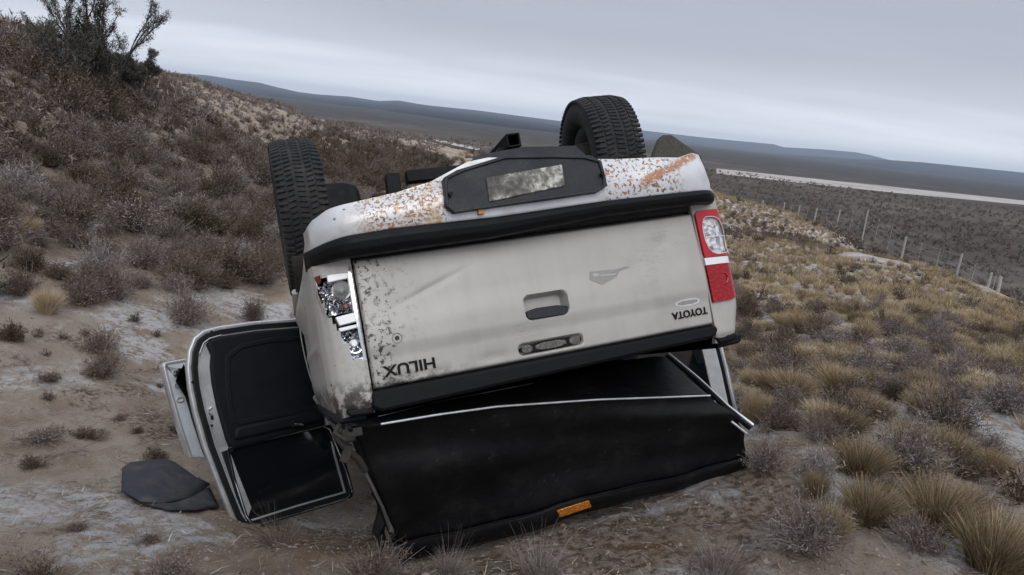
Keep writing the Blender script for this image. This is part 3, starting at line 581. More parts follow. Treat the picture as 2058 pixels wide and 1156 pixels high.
for a, b in ((-0.137, -0.094), (-0.082, 0.045), (0.058, 0.103)):
    MB().prism(smooth_poly([(a, -0.208), (b, -0.208), (b, -0.180), (a, -0.180)], 1), lambda a, b, d: (a, d, b), tail_y(0, -0.15) + 0.003, tail_y(0, -0.15) + 0.012).build('lamp_lens', CENTRELENS, hml, bevel=0.002)
# lock bolt with a ring
bx, bz = -0.595, -0.070; by = tail_y(bx, bz)
MB().lathe([(-0.004, 0.002), (-0.004, 0.007), (0.002, 0.009), (0.002, 0.002)], 16).build('lock_cap', CHASSIS, tailgate, smooth=40).matrix_local = Matrix.Translation((bx, by, bz)) @ Matrix.Rotation(math.pi / 2, 4, 'Z')
MB().lathe([(-0.002, 0.016), (-0.003, 0.018), (0.001, 0.020), (0.001, 0.015)], 20).build('lock_ring', GREYP, tailgate, smooth=40).matrix_local = Matrix.Translation((bx, by, bz)) @ Matrix.Rotation(math.pi / 2, 4, 'Z')

def lettering(name, text, cx, cz, width, hgt, mat, parent, thick=0.004, slant=0.0, roll=0.0):
    """raised letters, upside down like the truck, following the tailgate's face"""
    cu = bpy.data.curves.new(name, 'FONT'); cu.body = text; cu.align_x = 'CENTER'; cu.align_y = 'CENTER'; cu.extrude = 0.5; cu.offset = 0.022
    t = bpy.data.objects.new(name + '_source', cu); COL.objects.link(t)
    bpy.context.view_layer.update()
    me = bpy.data.meshes.new_from_object(t.evaluated_get(bpy.context.evaluated_depsgraph_get()))
    bpy.data.objects.remove(t); bpy.data.curves.remove(cu)
    co = np.array([v.co[:] for v in me.vertices]); lo, hi = co.min(0), co.max(0); c = (lo + hi) / 2
    for v in me.vertices:
        lx = -(v.co.x - c[0]) / (hi[0] - lo[0]) * width; lz = -(v.co.y - c[1]) / (hi[1] - lo[1]) * hgt
        x = cx + lx * math.cos(roll) - lz * math.sin(roll); z = cz + lz * math.cos(roll) + lx * math.sin(roll)
        v.co = (x, tail_y(x, z) - 0.0008 - (thick if v.co.z > 0 else 0.0), z)
    bm = bmesh.new(); bm.from_mesh(me); bmesh.ops.recalc_face_normals(bm, faces=bm.faces); bm.to_mesh(me); bm.free()
    me.name = name; me.materials.clear(); me.materials.append(mat)
    return link(name, me, parent)
lettering('model_badge', 'HILUX', -0.568, -0.180, 0.190, 0.040, BADGE, tailgate)
lettering('maker_badge', 'TOYOTA', 0.597, -0.173, 0.165, 0.030, BADGE, tailgate)
# dealer's small sticker above the maker's badge and the grey mark of a removed sticker
def on_tailgate(name, poly, mat, lift, parent=tailgate, thick=0.0006):
    n = len(poly); vs = [(x, tail_y(x, z) - lift - thick, z) for x, z in poly] + [(x, tail_y(x, z) - lift, z) for x, z in poly]
    return MB().add(vs, [tuple(range(n)), tuple(range(2*n - 1, n - 1, -1))] + [(i, i + n, (i+1) % n + n, (i+1) % n) for i in range(n)]).build(name, mat, parent)
STK = simple('silver_sticker', (0.60, 0.60, 0.63), 0.4, 0.1, 0.12, 90)
stk = on_tailgate('sticker', smooth_poly([(0.534, -0.114), (0.652, -0.113), (0.652, -0.142), (0.541, -0.142)], 2), STK, 0.0008)
on_tailgate('sticker_print', smooth_poly([(0.546, -0.120), (0.642, -0.119), (0.642, -0.136), (0.550, -0.136)], 1), GREYP, 0.0018, stk)
smg = on_tailgate('sticker_residue', [(0.193, 0.058), (0.30, 0.053), (0.366, 0.057), (0.365, 0.051), (0.318, 0.041), (0.306, 0.024), (0.275, 0.012), (0.233, 0.0), (0.186, 0.027)], GREYP, 0.0008)
on_tailgate('bare_spot', smooth_poly([(0.203, 0.050), (0.228, 0.047), (0.228, 0.036), (0.203, 0.038)], 1), PAINT, 0.0018, smg)
on_tailgate('residue_line', [(0.235, 0.040), (0.30, 0.036), (0.30, 0.031), (0.235, 0.034)], PAINT, 0.0018, smg)

# --- load bed: corners, flared sides with wheel arches, floor, rails
WY, WZ, WR = 1.02, 0.62, 0.46
def side_prof(s, sg=-1):
    """plan path of a side from the tailgate gap round the corner and forward; s in metres"""
    pts = [(0.708, 0.030), (0.709, 0.008), (0.725, 0.0), (0.775, 0.008), (0.815, 0.024), (0.842, 0.055), (0.856, 0.10), (0.860, 0.20), (0.860, 0.40), (0.862, 0.9), (0.860, 1.56)]
    if sg > 0: pts[2:8] = [(0.725, 0.0), (0.785, 0.003), (0.825, 0.010), (0.850, 0.030), (0.862, 0.07), (0.869, 0.20)]
    return interp([(a, b, 0) for a, b in pts], s)
def bed_side(sg):
    prof = [side_prof(i / 150, sg) for i in range(151)]
    def pt(u, v):
        p = prof[min(150, int(round(u * 150)))]; z = -0.315 + 0.69 * v
        x = p.x - 0.018 * sst(-0.2, -0.315, z) * sst(0.02, 0.15, p.y) - 0.02 * sst(0.25, 0.375, z) * sst(0.05, 0.2, p.y)
        d = math.hypot(p.y - WY, z - WZ); x += 0.040 * sst(WR + 0.16, WR + 0.02, d) * sst(0.12, 0.4, p.y) * sst(0.30, 0.14, z)
        x += 0.006 * math.exp(-((z + 0.05) / 0.02) ** 2) * sst(0.1, 0.3, p.y)
        if sg > 0: x -= 0.035 * sst(-0.14, -0.30, z) * sst(0.74, 0.80, x)
        y = p.y + 0.03 * sst(0.30, 0.375, z) * (1 - sst(0.05, 0.3, p.y)) + 0.02 * sst(-0.27, -0.315, z) * (1 - sst(0.05, 0.3, p.y))
        return (sg * x, y, z)
    lamp_poly = TAIL_L if sg < 0 else TAIL_R
    def skip(u, v):
        q = pt(u, v)
        if math.hypot(q[1] - WY, q[2] - WZ) < WR: return True
        return q[1] < 0.13 and inside(inset(lamp_poly, 0.010), (q[0], q[2]))
    return MB().grid(pt, 150, 110, skip)
def inside(poly, p):
    c = False; n = len(poly)
    for i in range(n):
        (x1, z1), (x2, z2) = poly[i], poly[(i + 1) % n]
        if (z1 > p[1]) != (z2 > p[1]) and p[0] < (x2 - x1) * (p[1] - z1) / (z2 - z1) + x1: c = not c
    return c
TAIL_L = [(-0.842, 0.196), (-0.715, 0.205), (-0.716, 0.025), (-0.712, -0.128), (-0.765, -0.132), (-0.786, -0.053), (-0.832, 0.058), (-0.848, 0.135)]
TAIL_R = [(0.711, 0.244), (0.838, 0.242), (0.855, 0.160), (0.866, 0.065), (0.866, 0.0), (0.852, -0.138), (0.81, -0.150), (0.713, -0.150)]
bed = bed_side(-1)
bedR = bed_side(1); bed.add(bedR.v, bedR.f)
load_bed = bed.build('load_bed', PAINT, truck, smooth=45)
bi = MB()
bi.box((0, 0.80, 0.255), (1.66, 1.50, 0.03)); bi.box((0, 1.545, -0.02), (1.68, 0.03, 0.55))
for s in (-1, 1):
    bi.box((s * 0.775, 0.80, -0.03), (0.03, 1.44, 0.52)); bi.box((s * 0.66, WY, 0.12), (0.20, 0.86, 0.24))
bi.build('bed_liner', LINER, load_bed, bevel=0.01)
for s in (-1, 1):
    MB().prism([(0.735, -0.305), (0.862, -0.296), (0.866, -0.312), (0.850, -0.335), (0.735, -0.340)], lambda a, b, d: (s * a, d, b), 0.06, 1.55).build('bed_rail', BLACKP, load_bed, bevel=0.008)
    MB().prism([(s * 0.705, -0.290), (s * 0.812, -0.288), (s * 0.80, -0.315), (s * 0.72, -0.320)], lambda a, b, d: (a, d, b), 0.012, 0.09).build('rail_end', BLACKP, load_bed, bevel=0.008)
    # lip of the wheel arch and the dark wheel housing inside it
    arc = [math.radians(a) for a in range(172, 372, 8)]
    lip = [(s * 0.893, WY + (WR - 0.002) * math.cos(a), WZ + (WR - 0.002) * math.sin(a)) for a in arc if WZ + WR * math.sin(a) < 0.24]
    MB().tube(lip, 0.016, 6).build('arch_lip', PAINT, load_bed, smooth=60)
    arc = [a for a in arc if WZ + WR * math.sin(a) < 0.38]; hs = MB(); k = len(arc)
    vs = [(s * x, WY + WR * math.cos(a), WZ + WR * math.sin(a)) for x in (0.60, 0.89) for a in arc]
    hs.add(vs, [(i, i + 1, k + i + 1, k + i) for i in range(k - 1)]); hs.build('wheel_housing', CHASSIS, load_bed, smooth=60, solid=0.008)

# --- tail lamps
fx = lambda a, b, d: (a, d, b)
def yc(a):
    if a > 0: return float(np.interp(a, [0.70, 0.725, 0.785, 0.825, 0.850, 0.862, 0.870], [0.0, 0.0, 0.003, 0.010, 0.030, 0.055, 0.09])) - 0.004
    return float(np.interp(abs(a), [0.70, 0.725, 0.775, 0.815, 0.842, 0.856, 0.866], [0.0, 0.0, 0.008, 0.024, 0.052, 0.075, 0.10])) - 0.004
def lamp_curve(poly, y0, y1, name, mat, parent, wrap=1.0, bevel=0.004):
    """lens piece that follows the rounded corner of the body"""
    def yy(a): return yc(a) * wrap
    o = MB().prism(poly, lambda a, b, d: (a, d, b), y0, y1).build(name, mat, parent, smooth=40)
    b_ = bmesh.new(); b_.from_mesh(o.data); xs = [p[0] for p in poly]
    for k in range(1, 14):
        xx = min(xs) + (max(xs) - min(xs)) * k / 14
        bmesh.ops.bisect_plane(b_, geom=b_.verts[:] + b_.edges[:] + b_.faces[:], plane_co=(xx, 0, 0), plane_no=(1, 0, 0))
    for v_ in b_.verts: v_.co.y += yy(v_.co.x)
    bmesh.ops.recalc_face_normals(b_, faces=b_.faces); b_.to_mesh(o.data); b_.free()
    return o
LF = Nodes('lamp_reflector_cells'); v = LF.coord('Object'); c1_ = LF.voro(v, 75, 'Color'); n1_ = LF.noise(v, 28, 4, 0.7)
LF.set(color=LF.mix(LF.step(n1_, 0.55, 0.68, 0, 0.6), LF.ramp(c1_, [(0.15, (0.10, 0.105, 0.11)), (0.42, (0.42, 0.43, 0.45)), (0.75, (0.85, 0.86, 0.88))]), (0.55, 0.22, 0.20)), metal=0.3, rough=0.25)
LF.bump(LF.voro(v, 75), 0.004); LAMPCELLS = LF.m
FACET = Nodes('chrome_facets'); v = FACET.coord('Object'); cell = FACET.voro(v, 42, 'Color')
FACET.set(color=FACET.mix(cell, (0.30, 0.31, 0.33), (0.92, 0.93, 0.95)), metal=1.0, rough=0.12)
FACET.bump(FACET.voro(v, 60), 0.01, 1.0); FACET = FACET.m
def facets(poly, name, seed, nx=9, nz=8, y0=0.045, parent=None):
    r = random.Random(seed); xs = [p[0] for p in poly]; zs = [p[1] for p in poly]; a, b, c, d = min(xs), max(xs), min(zs), max(zs)
    P = [[(a + (b - a) * i / nx, y0 + yc(a + (b - a) * i / nx) + r.uniform(-0.012, 0.014), c + (d - c) * j / nz) for i in range(nx + 1)] for j in range(nz + 1)]
    m = MB()
    for j in range(nz):
        for i in range(nx):
            cc = (a + (b - a) * (i + .5) / nx, c + (d - c) * (j + .5) / nz)
            if inside(poly, cc): m.add([P[j][i], P[j][i+1], P[j+1][i+1], P[j+1][i]], [(0, 1, 2, 3)])
    return m.build(name, FACET, parent)
tl = lamp_curve(TAIL_R, 0.012, 0.06, 'tail_lamp', BLACKP, truck)
tl['label'] = 'intact red tail lamp with a clear window'
up = [(0.713, 0.241), (0.836, 0.239), (0.853, 0.160), (0.864, 0.068), (0.864, 0.036), (0.716, 0.042)]
win = smooth_poly(smooth_poly([(0.730, 0.210), (0.808, 0.210), (0.842, 0.180), (0.857, 0.120), (0.857, 0.072), (0.850, 0.050), (0.738, 0.050)], 1), 1)
# red frame round the window, window built as reflector cups behind a clear lens
def resample(poly, n, a0):
    c = Vector((sum(p[0] for p in poly) / len(poly), sum(p[1] for p in poly) / len(poly))); out = []
    for k in range(n):
        t = a0 + 2 * math.pi * k / n; d = Vector((math.cos(t), math.sin(t))); best = None
        for i in range(len(poly)):
            p, q = Vector(poly[i]), Vector(poly[(i + 1) % len(poly)]); e = q - p; den = d.x * e.y - d.y * e.x
            if abs(den) < 1e-12: continue
            w = p - c; tt = (w.x * e.y - w.y * e.x) / den; uu = (w.x * d.y - w.y * d.x) / den
            if tt > 0 and -1e-6 <= uu <= 1 + 1e-6 and (best is None or tt < best): best = tt
        out.append(tuple(c + d * (best or 0.01)))
    return out
MB().ringprism(resample(up, 40, 0), resample(win, 40, 0), lambda a, b, d: (a, d + yc(a), b), -0.006, 0.03).build('red_frame', REDFRAME, tl, smooth=40)
lamp_curve(inset(win, -0.002), 0.020, 0.026, 'reflector_back', LAMPCELLS, tl)
for cx_2, cz_2, r in ((0.778, 0.160, 0.020), (0.782, 0.098, 0.018)):
    MB().lathe([(0.004, r * 0.35), (0.000, r * 0.7), (-0.006, r), (-0.007, r * 1.06), (0.004, r * 0.5)], 20).build('reflector_cup', CHROME, tl, smooth=50).matrix_local = Matrix.Translation((cx_2, 0.016, cz_2)) @ Matrix.Rotation(math.pi / 2, 4, 'Z')
bm_ = MB(); bm_.tube([(0.780, 0.018, 0.160), (0.780, 0.006, 0.160)], 0.008, 10); bm_.build('lamp_bulb', WHITEP, tl, smooth=40)
bm_ = MB(); bm_.tube([(0.766, 0.018, 0.078), (0.766, 0.004, 0.078)], 0.010, 10); bm_.build('lamp_bulb', REDBULB, tl, smooth=40)
lamp_curve(inset(win, 0.002), 0.008, 0.012, 'reflector_cells', LAMPCELLS, tl)
MB().tube([(0.742, yc(0.742) - 0.002, 0.126), (0.80, yc(0.80) - 0.002, 0.125), (0.850, yc(0.850) - 0.002, 0.124)], 0.0015, 6).build('lens_divider', WHITEP, tl, smooth=60)
lamp_curve(inset(win, 0.001), -0.003, 0.000, 'clear_lens', CLEARLENS, tl, bevel=0.001)
MB().tube([(a, yc(a) - 0.007, b) for a, b in win] + [(win[0][0], yc(win[0][0]) - 0.007, win[0][1])], 0.0016, 6).build('window_edge', WHITEP, tl, smooth=60)
lamp_curve([(0.714, 0.040), (0.864, 0.034), (0.864, 0.006), (0.715, 0.010)], -0.005, 0.03, 'white_band', WHITEP, tl)
lamp_curve([(0.715, 0.008), (0.864, 0.004), (0.850, -0.136), (0.808, -0.147), (0.715, -0.147)], -0.006, 0.03, 'red_lens', REDLENS, tl)
MB().lathe([(-0.002, 0.02), (-0.004, 0.024), (-0.002, 0.028), (0.003, 0.028), (0.003, 0.02)], 24).build('lens_ring', REDLENS, tl, smooth=40).matrix_local = Matrix.Translation((0.786, -0.004, -0.055)) @ Matrix.Rotation(math.pi / 2, 4, 'Z')
# broken lamp on the left: lens gone, chrome shells and bulbs bare
bl_ = MB().ringprism(TAIL_L, inset(TAIL_L, 0.010), lambda a, b, d: (a, d + yc(a), b), 0.004, 0.075).build('tail_lamp', CHROME, truck, smooth=40)
bl_['label'] = 'broken tail lamp without lens, chrome shells and bulbs bare'
lamp_curve(inset(TAIL_L, 0.004), 0.072, 0.078, 'lamp_back', BLACKP, bl_)
upL = [(-0.836, 0.170), (-0.722, 0.180), (-0.722, 0.060), (-0.800, 0.052), (-0.826, 0.075), (-0.838, 0.120)]
facets(upL, 'upper_shell', 3, parent=bl_)
MB().prism([(-0.800, 0.166), (-0.720, 0.172), (-0.720, 0.200), (-0.800, 0.192)], fx, 0.008, 0.05).build('bright_strip', WHITEP, bl_, bevel=0.003)
MB().box((-0.725, 0.022, 0.115), (0.010, 0.04, 0.13)).build('side_strip', WHITEP, bl_, bevel=0.002)
MB().lathe([(0.0, 0.010), (-0.006, 0.022), (-0.014, 0.030), (-0.016, 0.034), (0.006, 0.030)], 24).build('bulb_ring', CHROME, bl_, smooth=50).matrix_local = Matrix.Translation((-0.757, 0.032, 0.133)) @ Matrix.Rotation(math.pi / 2, 4, 'Z')
MB().tube([(-0.757, 0.036, 0.133), (-0.757, 0.018, 0.133), (-0.757, 0.010, 0.133)], [0.012, 0.012, 0.006], 12).build('lamp_bulb', GREYP, bl_, smooth=40)
MB().tube([(-0.752, 0.042, 0.074), (-0.752, 0.016, 0.074), (-0.752, 0.006, 0.074)], [0.013, 0.013, 0.007], 14).build('lamp_bulb', REDBULB, bl_, smooth=40)
MB().prism([(-0.843, 0.198), (-0.820, 0.200), (-0.822, 0.172), (-0.834, 0.165)], lambda a, b, d: (a, d + yc(a), b), 0.0, 0.02).build('red_shard', REDBULB, bl_, bevel=0.002)
MB().prism([(-0.794, 0.040), (-0.716, 0.048), (-0.714, 0.014), (-0.785, 0.008)], fx, 0.004, 0.05).build('white_band', WHITEP, bl_, bevel=0.003)
MB().prism([(-0.790, 0.000), (-0.714, 0.005), (-0.714, -0.008), (-0.786, -0.014)], fx, 0.008, 0.05).build('white_band', WHITEP, bl_, bevel=0.003)
lowL = [(-0.778, -0.018), (-0.718, -0.014), (-0.716, -0.118), (-0.762, -0.122), (-0.775, -0.060)]
facets(lowL, 'lower_shell', 5, 5, 6, 0.05, bl_)
MB().tube([(-0.772, 0.012, -0.050), (-0.770, 0.012, -0.095), (-0.752, 0.010, -0.118), (-0.722, 0.010, -0.116)], 0.0045, 6).build('bright_edge', CHROME, bl_, smooth=60)
MB().tube([(-0.719, 0.010, -0.016), (-0.717, 0.010, -0.085)], 0.0035, 6).build('bright_edge', CHROME, bl_, smooth=60)
MB().tube([(-0.744, 0.045, -0.062), (-0.744, 0.020, -0.062), (-0.744, 0.010, -0.062)], [0.014, 0.016, 0.010], 14).build('lamp_bulb', WHITEP, bl_, smooth=40)
MB().lathe([(-0.012, 0.022), (-0.013, 0.026), (0.004, 0.022)], 18).build('bulb_ring', CHROME, bl_, smooth=50).matrix_local = Matrix.Translation((-0.741, 0.03, -0.072)) @ Matrix.Rotation(math.pi / 2, 4, 'Z')

# --- rear bumper
low = Mx['bump_low']; top = Mx['bump_top']; bnd = Mx['band_low']
def bump_y(x):
    return -0.100 + 0.02 * (x / 0.8) ** 2 + 0.16 * max(0, (abs(x) - 0.70) / 0.15) ** 2.2
def bump_pt(u, v):
    x = -0.845 + 1.655 * u
    z0 = polyf(low, x) - 0.004; z1 = max(z0 + 0.03, polyf(top, x))
    if x < -0.80: z1 = 0.401 - (abs(x + 0.80) / 0.045) ** 2 * 0.03
    if v < 0.8: t = v / 0.8; z = z0 + (z1 - z0) * t; y = bump_y(x) - 0.018 * math.sin(math.pi * min(1, t * 1.05)) + 0.012 * t
    else: t = (v - 0.8) / 0.2; z = z1 - 0.01 * t * t + 0.006 * math.sin(math.pi * t); y = bump_y(x) + 0.012 + 0.12 * t
    y += 0.006 * math.sin(17 * x + 4 * z) * (1 if x > 0.28 else 0.4)
    return (x, y, z)
bumper = MB().grid(bump_pt, 110, 20).build('rear_bumper', BUMPER, truck, smooth=50, solid=0.004)
# black rubber step below it
def step_pt(u, v):
    x = -0.862 + 1.665 * u; z1 = polyf(low, x) - 0.002; z0 = polyf(bnd, x) + 0.002
    prof = [(0.05, 0), (0.0, 0.0), (-0.018, 0.25), (-0.024, 0.6), (-0.016, 0.95), (0.02, 1.0)]
    p = interp([(a, b, 0) for a, b in prof], v); return (x, bump_y(x) + p.x, z0 + (z1 - z0) * p.y)
MB().grid(step_pt, 80, 20).build('rubber_step', BLACKP, bumper, smooth=50, solid=0.006)
MB().box((0, 0.055, 0.275), (1.45, 0.07, 0.055)).box((0, 0.02, 0.32), (1.5, 0.08, 0.05)).build('beam_and_gap_filler', CHASSIS, bumper, bevel=0.01)  # beam, plus a dark filler box added to blacken the gap
pd = Mx['plate_dark']
rec = MB().ringprism(resample(pd, 60, 0), resample(inset(pd, 0.012), 60, 0), fx, -0.136, -0.06).build('plate_surround', DARKP, bumper, bevel=0.005)
MB().prism(inset(pd, 0.010), fx, -0.128, -0.08).build('plate_recess', DARKP, bumper, bevel=0.003)
MB().prism([(-0.335, 0.455), (-0.30, 0.480), (-0.110, 0.520), (0.07, 0.506), (0.25, 0.484), (0.262, 0.470), (0.20, 0.545), (-0.02, 0.560), (-0.2, 0.545)], fx, -0.09, 0.03).build('bumper_centre_top', DARKP, bumper, bevel=0.012)
N = Nodes('mud_smeared_plate'); v = N.coord('Object'); nz1 = N.noise(v, 11, 4, 0.7); nz2 = N.noise(v, 40, 4)
N.set(color=N.ramp(N.math('ADD', N.math('MULTIPLY', nz1, .7), N.math('MULTIPLY', nz2, .3)), [(0.40, (0.040, 0.038, 0.034)), (0.50, (0.14, 0.135, 0.118)), (0.58, (0.48, 0.48, 0.43)), (0.7, (0.62, 0.63, 0.58))]), rough=0.5)
MB().prism([(-0.196, 0.448), (0.110, 0.466), (0.106, 0.384), (-0.200, 0.356)], fx, -0.134, -0.126).build('number_plate', N.m, bumper, bevel=0.003)
MB().prism([(-0.186, 0.40), (-0.166, 0.40), (-0.166, 0.384), (-0.186, 0.383)], fx, -0.1, -0.09)
for x, z in ((-0.34, 0.40), (0.262, 0.41)): MB().tube([(x, -0.149, z), (x, -0.138, z)], 0.008, 10).build('plate_screw', BLACKP, bumper, smooth=40)
MB().prism([(-0.244, 0.318), (-0.222, 0.319), (-0.222, 0.336), (-0.244, 0.335)], fx, -0.124, -0.1).build('orange_tab', simple('orange_rust_tab', (0.42, 0.20, 0.07), 0.7), bumper)

# towing tube in the middle and the bare bracket at the left
tow = MB()
tow.add(*(lambda o, i_, d0, d1: (MB().ringprism(o, i_, lambda a, b, d: (a, d, b), d0, d1).v, MB().ringprism(o, i_, lambda a, b, d: (a, d, b), d0, d1).f))([(-0.078, 0.560), (-0.022, 0.562), (-0.022, 0.616), (-0.078, 0.614)], [(-0.070, 0.568), (-0.030, 0.570), (-0.030, 0.608), (-0.070, 0.606)], -0.10, 0.30))
tow.prism([(-0.160, 0.510), (-0.10, 0.575), (-0.055, 0.575), (-0.045, 0.515)], fx, -0.06, 0.02)
tow.box((-0.05, 0.30, 0.588), (0.70, 0.05, 0.05))
tow.build('tow_hitch', BLACKP, truck, bevel=0.004)
MB().prism([(-0.525, 0.44), (-0.470, 0.44), (-0.466, 0.556), (-0.518, 0.558)], fx, 0.08, 0.13).build('bumper_bracket', BLACKP, truck, bevel=0.004)

# --- wheels
def make_wheel(name, loc, steer=0.0, camber=0.0, spin=0.0, r=0.385, w=0.258, sg=1):
    h = w / 2
    prof = [(-h*.62, 0.225), (-h*.90, 0.245), (-h*1.0, 0.285), (-h*.98, 0.325), (-h*.90, 0.352), (-h*.80, 0.368), (-h*.60, 0.374), (0, 0.377), (h*.60, 0.374), (h*.80, 0.368), (h*.90, 0.352), (h*.98, 0.325), (h*1.0, 0.285), (h*.90, 0.245), (h*.62, 0.225), (h*.55, 0.230), (-h*.55, 0.230)]
    wl_ = MB().lathe(prof, 72).build(name, RUBBER, truck, smooth=60)
    wl_.matrix_local = Matrix.Translation(loc) @ Matrix.Rotation(steer, 4, 'Z') @ Matrix.Rotation(camber, 4, 'Y') @ Matrix.Rotation(spin, 4, 'X')
    tr = MB(); rows = [(-0.104, 0.046, 0.06, 80, 0.375, .006), (-0.054, 0.034, -0.26, 94, 0.3775, .0055), (0.0, 0.040, 0.12, 100, 0.378, .005), (0.054, 0.034, -0.26, 94, 0.3775, .0055), (0.104, 0.046, -0.06, 80, 0.375, .006)]
    for x0, ww, sk, n, rr, hh in [(a * w / 0.258, b * w / 0.258, c, d, e, f) for a, b, c, d, e, f in rows]:
        for k in range(n):
            a0 = 2 * math.pi * (k + (0.5 if x0 > 0 else 0)) / n; da = 2 * math.pi / n * 0.76; vs = []
            for lev in (0, 1):
                for xx, aa in ((-ww/2, 0), (ww/2, 0), (ww/2, 1), (-ww/2, 1)):
                    t = a0 + aa * da + sk * xx / rr + (0.012 if lev and aa == 0 else -0.012 if lev else 0)
                    q = rr - 0.006 + lev * (hh + 0.006) - (0.012 if abs(x0 + xx) > 0.445 * w else 0)
                    vs.append((x0 + xx, q * math.cos(t), q * math.sin(t)))
            tr.add(vs, [(4,5,6,7), (0,1,5,4), (1,2,6,5), (2,3,7,6), (3,0,4,7)])
    t_ = tr.build('tread', RUBBER, wl_); t_['kind'] = 'stuff'
    rim = MB().lathe([(-h*.62, 0.228), (-h*.70, 0.236), (-h*.60, 0.222), (-h*.2, 0.190), (h*.3, 0.195), (h*.62, 0.228), (h*.70, 0.236), (h*.55, 0.230), (h*.3, 0.205), (-h*.2, 0.200), (-h*.55, 0.230)], 48)
    # disc with spokes on the outer side
    q = sg * h * 0.35
    rim.lathe([(q - 0.015, 0.03), (q - 0.015, 0.085), (q + 0.015, 0.085), (q + 0.015, 0.03)], 24)
    for k in range(6):
        a = 2 * math.pi * k / 6; R = Matrix.Rotation(a, 3, 'X'); rim.box(R @ Vector((q, 0.14, 0)), (0.03, 0.13, 0.07), R)
    rim.build('rim', STEEL, wl_, smooth=45)
    MB().lathe([(-0.09, 0.02), (-0.09, 0.14), (0.04, 0.16), (0.05, 0.02)], 28, (-sg * 0.02, 0, 0)).build('brake_drum', CHASSIS, wl_, smooth=40)
    return wl_
make_wheel('rear_wheel', (-0.800, 1.02, 0.625), steer=math.radians(0), spin=0.3, sg=-1, w=0.215)
make_wheel('rear_wheel', (0.800, 0.95, 0.695), steer=math.radians(-7), camber=math.radians(2), spin=1.1, sg=1)
make_wheel('front_wheel', (-0.64, 4.10, 0.60), steer=math.radians(3), spin=0.2, sg=-1)
make_wheel('front_wheel', (0.76, 4.10, 0.60), steer=math.radians(12), spin=0.8, sg=1)
MUDF = simple('muddy_rubber', (0.045, 0.040, 0.034), 0.85, 0, 0.5, 12, 0.002)
mf = MB().prism(smooth_poly([(-0.790, 0.56), (-0.785, 0.690), (-0.745, 0.700), (-0.56, 0.690), (-0.545, 0.63), (-0.545, 0.53)], 1), fx, 0.66, 0.73); mf.build('mud_flap', BLACKP, truck, bevel=0.02)
mf = MB().prism([(0.93, 0.60), (1.055, 0.760), (1.085, 0.780), (1.135, 0.776), (1.26, 0.635), (1.25, 0.58)], lambda a, b, d: (a, d + (b - 0.6) * 0.3, b), 0.66, 0.70); mf.build('mud_flap', MUDF, truck, bevel=0.008)

# --- underside: frame rails, axles, springs, exhaust, shaft, tank
fr = MB()
for s in (-1, 1):
    fr.tube([(s*0.46, 0.12, 0.33), (s*0.46, 0.7, 0.33), (s*0.46, 1.3, 0.38), (s*0.46, 2.0, 0.40), (s*0.42, 3.4, 0.38), (s*0.40, 4.9, 0.32)], 0.055, 4)
for y in (0.25, 1.4, 2.2, 3.2, 4.5): fr.box((0, y, 0.36), (0.90, 0.07, 0.07))
fr.build('chassis_frame', CHASSIS, truck, bevel=0.008)
ax = MB(); ax.tube([(-0.72, 1.02, 0.625), (0.0, 1.0, 0.64), (0.80, 0.98, 0.67)], 0.042, 12); ax.lathe([(-0.14, 0.05), (-0.08, 0.13), (0.06, 0.14), (0.13, 0.06)], 20, (0.05, 1.0, 0.64)); ax.build('rear_axle', CHASSIS, truck, smooth=45)
for s in (-1, 1):
    lf = MB()
    for k in range(4): lf.box((s*0.50, 1.0, 0.555 + 0.012*k), (0.06, 1.2 - 0.22*k, 0.009))
    lf.build('leaf_spring', CHASSIS, truck)
MB().tube([(0.05, 1.1, 0.62), (0.05, 2.0, 0.50), (0.0, 3.1, 0.44)], 0.035, 10).build('drive_shaft', CHASSIS, truck, smooth=45)
MB().tube([(0.55, 0.3, 0.42), (0.36, 0.7, 0.44), (0.33, 1.6, 0.46), (0.30, 2.2, 0.46)], 0.028, 10).tube([(0.30, 2.2, 0.46), (0.30, 2.25, 0.46), (0.30, 2.75, 0.46), (0.30, 2.8, 0.46)], [0.03, 0.085, 0.085, 0.03], 14, flat=0.7).build('exhaust_pipe', STEEL, truck, smooth=45)
MB().box((-0.28, 2.3, 0.40), (0.34, 0.9, 0.20)).build('fuel_tank', CHASSIS, truck, bevel=0.04)
MB().box((0.0, 3.35, 0.36), (0.36, 0.9, 0.24)).box((0, 4.2, 0.33), (0.5, 0.6, 0.22)).build('gearbox', CHASSIS, truck, bevel=0.05)
MB().tube([(-0.66, 4.1, 0.60), (-0.3, 4.1, 0.48), (0.3, 4.1, 0.48), (0.66, 4.1, 0.60)], 0.04, 8).build('front_axle', CHASSIS, truck, smooth=45)

# --- cab, lying on its crushed roof
def crush(x, y, z):
    k = sst(-0.35, -0.85, z); return (x + 0.03 * k * math.sin(3 * y), y, z + k * (0.04 * math.sin(4 * x + 2 * y)) + 0.02 * k)
DOOR_Y = ((1.72, 2.42), (2.52, 3.38))
cabm = MB()
for s in (-1, 1):
    def cp(u, v):
        y = 1.62 + 3.45 * u; z = 0.42 - 0.68 * v
        x = 0.845 + 0.03 * math.sin(math.pi * v) - 0.13 * sst(4.5, 5.1, y) - 0.015 * sst(-0.15, -0.26, z)
        z2 = z + 0.05 * sst(3.4, 5.0, y) * v
        if math.hypot(y - 4.10, z - 0.60) < 0.6: x += 0.03 * sst(0.6, 0.46, math.hypot(y - 4.10, z - 0.60))
        return (s * x, y, z2)
    def sk(u, v):
        q = cp(u, v)
        if math.hypot(q[1] - 4.10, q[2] - 0.60) < 0.46: return True
        return q[2] < 0.36 and any(a < q[1] < b for a, b in DOOR_Y)
    cabm.grid(cp, 110, 24, sk)
